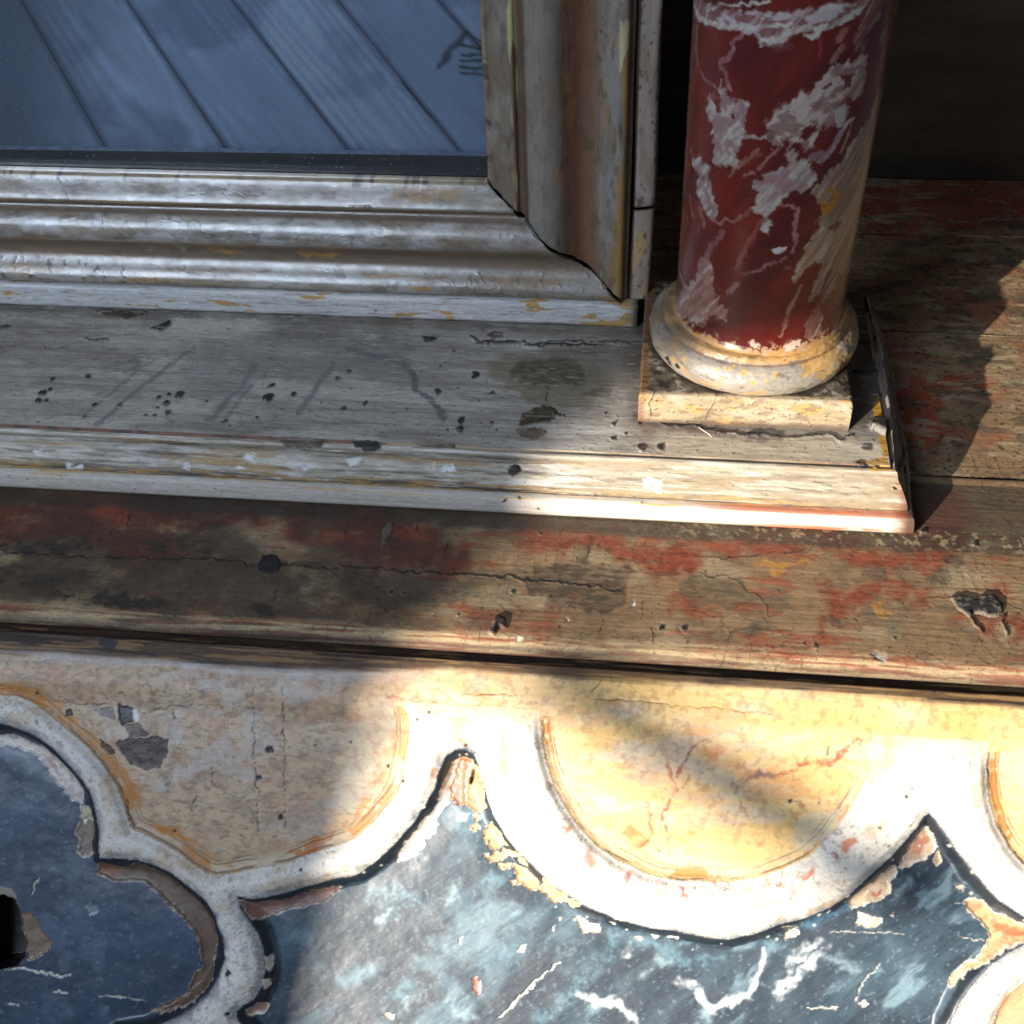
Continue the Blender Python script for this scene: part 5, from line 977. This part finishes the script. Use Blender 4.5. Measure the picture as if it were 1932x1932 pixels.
for p, reg, w in (([(885, 1932), (1040, 1762), (1130, 1690), (1222, 1608)], 'B', 3), ([(1000, 1825), (1050, 1720), (1140, 1612)], 'C', 1.8), ([(0, 1648), (60, 1640), (150, 1655), (250, 1672), (330, 1692), (372, 1675)], 'A', 3), ([(520, 1790), (640, 1800), (780, 1830)], 'A', 1.6), ([(0, 1840), (80, 1850)], 'A', 2), ([(150, 1220), (190, 1130)], 'A', 2), ([(270, 1770), (350, 1780)], 'A', 2.4), ([(660, 1510), (675, 1470)], 'B', 2), ([(1190, 1440), (1200, 1400)], 'B', 1.6), ([(870, 1440), (1280, 1450)], 'C', 1.4), ([(1560, 1280), (1630, 1275)], 'C', 1.6), ([(1600, 1470), (1730, 1500)], 'C', 1.6), ([(730, 1870), (900, 1860)], 'C', 2), ([(590, 1390), (680, 1420)], 'C', 1.4)):
    m = bl(s.line(p, reg, w, 1, 3, 10, 11, .5)); s.mix(m, (206, 198, 184), .85); s.h -= (m*.0003).astype(np.float32)
# chips down to gesso and wood
TAN = (196, 164, 124); WOOD = (150, 112, 84); PALE = (224, 212, 196)
def flake(pts, reg, c, depth=.0007, rim=PALE, rw=2.2, sd=3, wp=2.6, tex=None):
    m0 = s.poly(pts, reg, 1.1, wp, 8, sd, grow=rw); s.mix(m0, rim)
    m = s.poly(pts, reg, 1.1, wp, 8, sd); s.mix(m, c); s.h -= (m*depth).astype(np.float32)
    r = np.flatnonzero(m.any(axis=1)); q = np.flatnonzero(m.any(axis=0))
    if len(r) == 0: return m
    sl = (slice(r[0], r[-1]+1), slice(q[0], q[-1]+1)); k = np.zeros(m.shape, np.float32); k[sl] = fbm(U[sl], V[sl], 12, 10, 3, sd+60)
    s.mix(m*sm(.5, .62, k), tex or tuple(int(v*.78) for v in c), .7); return m
flake([(520, 1062), (560, 1040), (650, 1088), (760, 1042), (870, 1082), (1000, 1182), (1100, 1292), (1180, 1382), (1190, 1470), (1168, 1600), (1178, 1680), (1130, 1758), (1040, 1828), (900, 1880), (830, 1888), (900, 1850), (1030, 1790), (1052, 1700), (1110, 1640), (1092, 1500), (1062, 1420), (980, 1340), (880, 1240), (780, 1160), (680, 1150), (600, 1148), (520, 1110)], 'A', (104, 80, 62), .0009, (190, 172, 152), 1.8)
s.mix(s.poly([(520, 1062), (560, 1045), (650, 1092), (640, 1140), (560, 1130), (525, 1105)], 'A', 3, 4, 10, 4), (134, 88, 56), .8)
flake([(20, 335), (60, 332), (120, 370), (230, 402), (320, 470), (400, 560), (435, 650), (430, 718), (370, 690), (300, 610), (240, 530), (180, 440), (80, 400), (0, 382), (-120, 420), (-120, 350)], 'A', (206, 196, 180), .0004, (216, 216, 214), 1.6)
s.mix(s.poly([(190, 430), (250, 470), (325, 565), (300, 572), (230, 490)], 'A', 2, 3, 9, 4), (160, 116, 98), .85)
flake([(400, 880), (430, 812), (480, 810), (502, 860), (480, 940), (486, 1000), (440, 1022), (410, 988), (420, 930)], 'A', (132, 116, 100), .0005, (198, 186, 164), 2.2); flake([(422, 742), (470, 740), (502, 800), (440, 820)], 'A', (190, 180, 150), .0004)
flake([(90, 1332), (150, 1340), (200, 1430), (265, 1490), (250, 1530), (190, 1572), (130, 1600), (112, 1500)], 'A', (134, 110, 88), .0006, (150, 128, 108), 1.2)
kh = s.poly([(-80, 1235), (0, 1240), (50, 1262), (75, 1320), (90, 1420), (112, 1500), (105, 1570), (60, 1630), (0, 1642), (-80, 1640)], 'A', 1.0, 1.5, 10, 3)
s.mix(s.poly([(-80, 1230), (0, 1236), (52, 1258), (79, 1320), (94, 1420), (116, 1500), (108, 1572), (62, 1635), (0, 1647), (-80, 1645)], 'A', 1.0, 1.5, 10, 3, grow=2), (8, 8, 8)); s.h -= (kh*.012).astype(np.float32)
s.mix(s.poly([(-40, 1180), (40, 1200), (80, 1290), (60, 1270), (0, 1235), (-40, 1235)], 'A', 2, 3, 10, 4), (150, 136, 120), .8)
flake([(1342, 1252), (1420, 1262), (1600, 1256), (1700, 1212), (1890, 1182), (1800, 1262), (1600, 1312), (1440, 1362), (1392, 1332)], 'A', (146, 110, 98), .0009, (206, 190, 174), 1.8); flake([(1372, 1870), (1430, 1826), (1476, 1850), (1450, 1890), (1382, 1900)], 'A', (176, 138, 118), .0005)
flake([(450, 1290), (500, 1280), (525, 1320), (480, 1345)], 'A', (112, 122, 134), .0002, (130, 140, 150), 1); flake([(1480, 1570), (1510, 1560), (1500, 1640)], 'A', PALE, .0003); flake([(1470, 1690), (1500, 1700), (1480, 1740)], 'A', PALE, .0003)
# cream chips
for q, c, dp in (([(640, 372), (700, 342), (850, 332), (930, 342), (930, 420), (890, 500), (800, 522), (720, 482), (680, 432)], (92, 76, 74), .0007), ([(656, 142), (730, 180), (742, 240), (680, 270), (660, 230)], (62, 52, 54), .0007), ([(690, 272), (760, 250), (832, 320), (720, 342)], (112, 96, 90), .0005), ([(520, 180), (630, 165), (632, 240), (560, 222)], (136, 122, 114), .0003), ([(540, 340), (600, 380), (640, 430), (600, 440), (560, 390)], (104, 78, 54), .0005), ([(880, 545), (930, 560), (970, 630), (930, 620)], (150, 136, 126), .0002)):
    chip(s, q, 'A', c, dp, rim=(196, 180, 160), rw=1.2)
s.mix(s.poly([(730, 186), (760, 180), (776, 230), (760, 250), (736, 222)], 'A', 1, 1.5, 9, 4), (226, 222, 218), .95)
cracks(s, [[(1425, 60), (1418, 500), (1432, 640), (1420, 720), (1430, 880)], [(1590, 60), (1578, 400), (1580, 620), (1600, 690)], [(1590, 700), (1585, 850)], [(960, 180), (970, 230)], [(800, 190), (1080, 155)], [(1060, 760), (1060, 700), (1110, 670)], [(1170, 500), (1190, 590), (1240, 640)], [(640, 60), (700, 110)], [(300, 130), (460, 150), (640, 155)], [(700, 680), (730, 820)]], 1.5, .0003, (84, 64, 52), reg='A')
cracks(s, [[(1480, 10), (1440, 60), (1400, 90)], [(1400, 130), (1560, 135), (1700, 150), (1887, 165)], [(700, 100), (1000, 105)]], 1.6, .0003, (110, 84, 52), reg='B', warp=2); cracks(s, [[(0, 165), (200, 180), (520, 210)]], 1.4, .0002, (150, 112, 66), reg='C', warp=2)
spots(s, [(1425, 85, 9), (1125, 822, 6), (1300, 610, 5), (1270, 655, 8), (1175, 930, 5), (795, 705, 6), (630, 690, 9)], 'C', (60, 48, 40), .0005)
spots(s, [(1500, 400, 16), (1440, 555, 14), (1560, 785, 12), (1755, 380, 6), (1690, 1060, 8), (375, 200, 18), (210, 90, 10), (970, 860, 8), (1280, 1640, 18), (1280, 1863, 12)], 'A', (52, 46, 46), .0005)
spots(s, [(445, 232, 9), (515, 195, 8), (275, 500, 8), (70, 360, 6), (360, 580, 10), (735, 590, 0.1), (710, 375, 8)], 'B', (50, 42, 36), .0005)
# bare peak
flake([(640, 470), (600, 560), (560, 660), (530, 750), (440, 850), (370, 930), (332, 990), (322, 1040), (400, 1022), (450, 980), (462, 920), (520, 890), (532, 800), (600, 710), (650, 600), (680, 470)], 'B', (226, 218, 206), .0004, PALE, 1.5)
flake([(600, 700), (620, 620), (645, 540), (670, 462), (740, 468), (712, 540), (700, 640), (706, 722), (660, 730), (630, 700)], 'B', (178, 108, 74), .0006, (222, 196, 168), 1.5); flake([(706, 560), (742, 482), (772, 500), (792, 570), (812, 740), (762, 772), (712, 730)], 'B', (196, 156, 116), .0006, (222, 200, 168), 1.5)
s.mix(s.line([(745, 535), (738, 570), (728, 605)], 'B', 4.5, 1, 1, 8, 3), (26, 22, 22)); s.h -= (s.line([(745, 535), (738, 570), (728, 605)], 'B', 4.5, 1, 1, 8, 3)*.0016).astype(np.float32)
for q in ([(800, 882), (850, 812), (892, 860), (932, 940), (870, 980), (830, 960)], [(810, 1012), (900, 992), (990, 968), (1012, 990), (900, 1030), (840, 1042)], [(890, 1060), (950, 1070), (940, 1092), (880, 1072)], [(960, 1070), (1040, 1082), (1100, 1150), (1112, 1200), (1060, 1212), (1000, 1162)], [(1120, 1182), (1180, 1152), (1250, 1202), (1290, 1240), (1352, 1270), (1300, 1290), (1260, 1262), (1180, 1272), (1140, 1222)], [(715, 850), (760, 842), (770, 860), (740, 872)], [(740, 790), (775, 790), (770, 820)], [(985, 1000), (1040, 1020), (1050, 1060), (1010, 1050)], [(955, 1160), (975, 1160), (970, 1185)], [(1140, 1110), (1160, 1120), (1180, 1150), (1150, 1160)]):
    flake(q, 'B', (210, 176, 132), .0006, (226, 206, 170), 1.2, len(q)+int(q[0][0]) % 9, 3.5)
for q in ([(1322, 1362), (1350, 1360), (1400, 1400), (1452, 1402), (1452, 1440), (1360, 1450), (1332, 1412)], [(1510, 1372), (1540, 1370), (1530, 1396)], [(1640, 1472), (1690, 1470), (1680, 1496)], [(1742, 1452), (1782, 1460), (1770, 1485)], [(990, 1550), (1010, 1520), (1038, 1515), (1025, 1560)], [(1830, 1460), (1890, 1460), (1890, 1480)], [(250, 1900), (280, 1905), (290, 1930), (255, 1925)]): flake(q, 'B', (226, 214, 198), .0005, PALE, .8)
flake([(746, 1690), (775, 1722), (770, 1790), (736, 1752)], 'B', (176, 112, 96), .0004, (150, 130, 120), .8)
s.mix(s.poly([(640, 790), (680, 765), (730, 770), (700, 815), (650, 825)], 'B', 2, 3, 9, 4), (176, 200, 206), .7)
flake([(1255, 1072), (1290, 1000), (1330, 930), (1380, 852), (1432, 880), (1450, 960), (1400, 1022), (1320, 1062), (1270, 1080)], 'C', (214, 186, 160), .0006); s.mix(s.poly([(1340, 930), (1402, 880), (1422, 940), (1362, 1000), (1322, 1020)], 'C', 2, 4, 9, 4), (176, 112, 90), .85)
flake([(1440, 1032), (1470, 990), (1482, 1040), (1460, 1062)], 'C', TAN, .0004); m = flake([(970, 1262), (1040, 1192), (1110, 1162), (1150, 1112), (1220, 1072), (1236, 1100), (1190, 1162), (1186, 1220), (1140, 1262), (1060, 1282), (980, 1312)], 'C', (206, 182, 154), .0006); s.mix(s.poly([(1090, 1240), (1150, 1205), (1140, 1235), (1110, 1260)], 'C', 1.6, 2, 9, 4), (160, 92, 64), .85)
flake([(1620, 1272), (1680, 1256), (1740, 1302), (1800, 1342), (1932, 1392), (2050, 1420), (2050, 1460), (1932, 1470), (1830, 1502), (1760, 1562), (1690, 1602), (1620, 1652), (1540, 1742), (1526, 1730), (1542, 1690), (1620, 1622), (1700, 1572), (1762, 1482), (1752, 1420), (1700, 1382), (1640, 1322)], 'C', (200, 164, 122), .0008); s.mix(s.poly([(1770, 1460), (1800, 1400), (1932, 1420), (2000, 1440), (1850, 1460)], 'C', 3, 4, 10, 4), (172, 100, 60), .85)
for q in ([(596, 1472), (640, 1422), (684, 1440), (672, 1470), (630, 1480)], [(1006, 1392), (1022, 1332), (1080, 1352), (1150, 1372), (1140, 1402), (1060, 1416)], [(1560, 1170), (1610, 1190), (1600, 1210), (1570, 1195)], [(1018, 1845), (1045, 1832), (1068, 1845), (1045, 1862)], [(865, 1868), (895, 1862), (880, 1876)], [(1200, 1345), (1220, 1335), (1215, 1350)], [(245, 1490), (262, 1500), (250, 1502)]): flake(q, 'C', (222, 206, 182), .0004, PALE, .6)
for k in range(60):                                                     # small flecks near the borders
    r = np.random.default_rng(900+k); i = r.integers(0, len(Mf[1][0])); p = rg([Mf[1][0][i]], 'B') if k % 2 else rg([Mf[2][0][r.integers(0, 18)]], 'C')
    q = s.at(p)[0]+r.normal(0, 16, 2)+np.array([0, 18]); rr = r.uniform(1, 3.2); sl = s.crop(q[None], 12)
    if sl is None: continue
    m = np.zeros(U.shape, np.float32); m[sl] = 1-sm(-1, 1, np.hypot(U[sl]-q[0], V[sl]-q[1])-rr*(.6+.8*s.n(5, 5, 2, 77)[sl] if k == 0 else 1)); s.mix(m*bm_, (206, 206, 190), .85)
# fine relief
s.h += (.0004*(g-.5)+.00016*(g2-.5)+.00010*(st-.5)*cm+.00012*bm_*(mar2-.5)).astype(np.float32)
s.rg = np.where(inB, .25+.35*g2, np.where(inC, .3+.4*g2, .45+.3*g2)).astype(np.float32)
qB = (dB[:-1, :-1] < 0); qC = ((dC[:-1, :-1] < 0) & ~qB)
isq = (dQ < dM)[:-1, :-1]
tag(build('blue_panel', s, M_BLUE, front_, qB & isq), 'dark blue lobed panel with keyhole'); tag(build('blue_panel', s, M_BLUE, front_, qB & ~isq), 'dark blue panel with pale marbling')
ix = np.argmin(np.stack(dc, 0), 0)[:-1, :-1]; railq = (rail_line[:-1, :-1] < 0)
build('top_rail', s, M_CREAM, front_, qC & railq)
for k in range(4): build('cream_panel', s, M_CREAM, front_, qC & ~railq & (ix == k))
build('tracery', s, M_TRACERY, front_, ~qB & ~qC)
prism('front_core', [(-.066, -.034), (-.150, -.120), (-.150, -.160), (-.066, -.160)], 'x', -.214, .214, M_VOID, front_, 0)

# ------------------------------------------------------------------ loose straw caught in the crack
def tube(name, pts, r, mat):
    cu = bpy.data.curves.new(name, 'CURVE'); cu.dimensions = '3D'; cu.bevel_depth = r; cu.bevel_resolution = 2
    sp = cu.splines.new('POLY'); sp.points.add(len(pts)-1)
    for i, p in enumerate(pts): sp.points[i].co = (*p, 1); sp.points[i].radius = .5+.7*math.sin(math.pi*(i+.6)/(len(pts)+.3))
    o = bpy.data.objects.new(name, cu); S.collection.objects.link(o)
    me = bpy.data.meshes.new_from_object(o); bpy.data.objects.remove(o); o = bpy.data.objects.new(name, me); S.collection.objects.link(o)
    me.materials.append(mat); return o
def onplane(x, y, z):
    d = rays(np.array([[x, y]], float))[0]; t = (z-CP[2])/d[2]; return CP+d*t
p0, p1, p2 = onplane(1317, 805, HP+.0002), onplane(1331, 815, HP+.0014), onplane(1343, 825, HP+.0007)
tag(tube('straw', [p0, (p0+p1)/2, p1, (p1+p2)/2+np.array([0, 0, .0004]), p2], .00017, plain('pale_straw', (196, 184, 160), .6, 400, .2, .1)),
    'thin pale straw caught in the crack below the column block', 'straw')

# ------------------------------------------------------------------ unseen boards added to shape the sunbeam
wd = tag(empty('sunbeam_blockers', loc=tuple(SUN*1.6)), 'unseen boards added to block and shape the sunlight on the cabinet', 'light_blocker')
def slab(name, quad, mat):
    """a thick board facing the beam; quad in beam coordinates (right, up)"""
    v = []
    for dist in (1.60, 1.64):
        for a, b in quad: v.append(tuple(SR*a+SU*b+SUN*dist - SUN*1.6))
    me = bpy.data.meshes.new(name); me.from_pydata(v, [], [(0, 1, 2, 3), (7, 6, 5, 4), (0, 4, 5, 1), (1, 5, 6, 2), (2, 6, 7, 3), (3, 7, 4, 0)]); me.update()
    o = bpy.data.objects.new(name, me); S.collection.objects.link(o); me.materials.append(mat); o.parent = wd; return o
K = 1.0-1.6/6.0                                 # the beam narrows towards its lamp
def bq_(*pts): return [(a*K+ .05*SR[0]*0, b*K) for a, b in pts]
slab('left_blocker', bq_((.069, -.26), (-.002, .042), (-.60, .042), (-.60, -.26)), M_VOID)
slab('upper_blocker', bq_((-.60, .0425), (-.002, .0425), (.20, .146), (-.60, .56)), M_VOID)
slab('band_blocker', bq_((.046, -.021), (.052, -.003), (.190, -.046), (.184, -.064)), M_VOID)
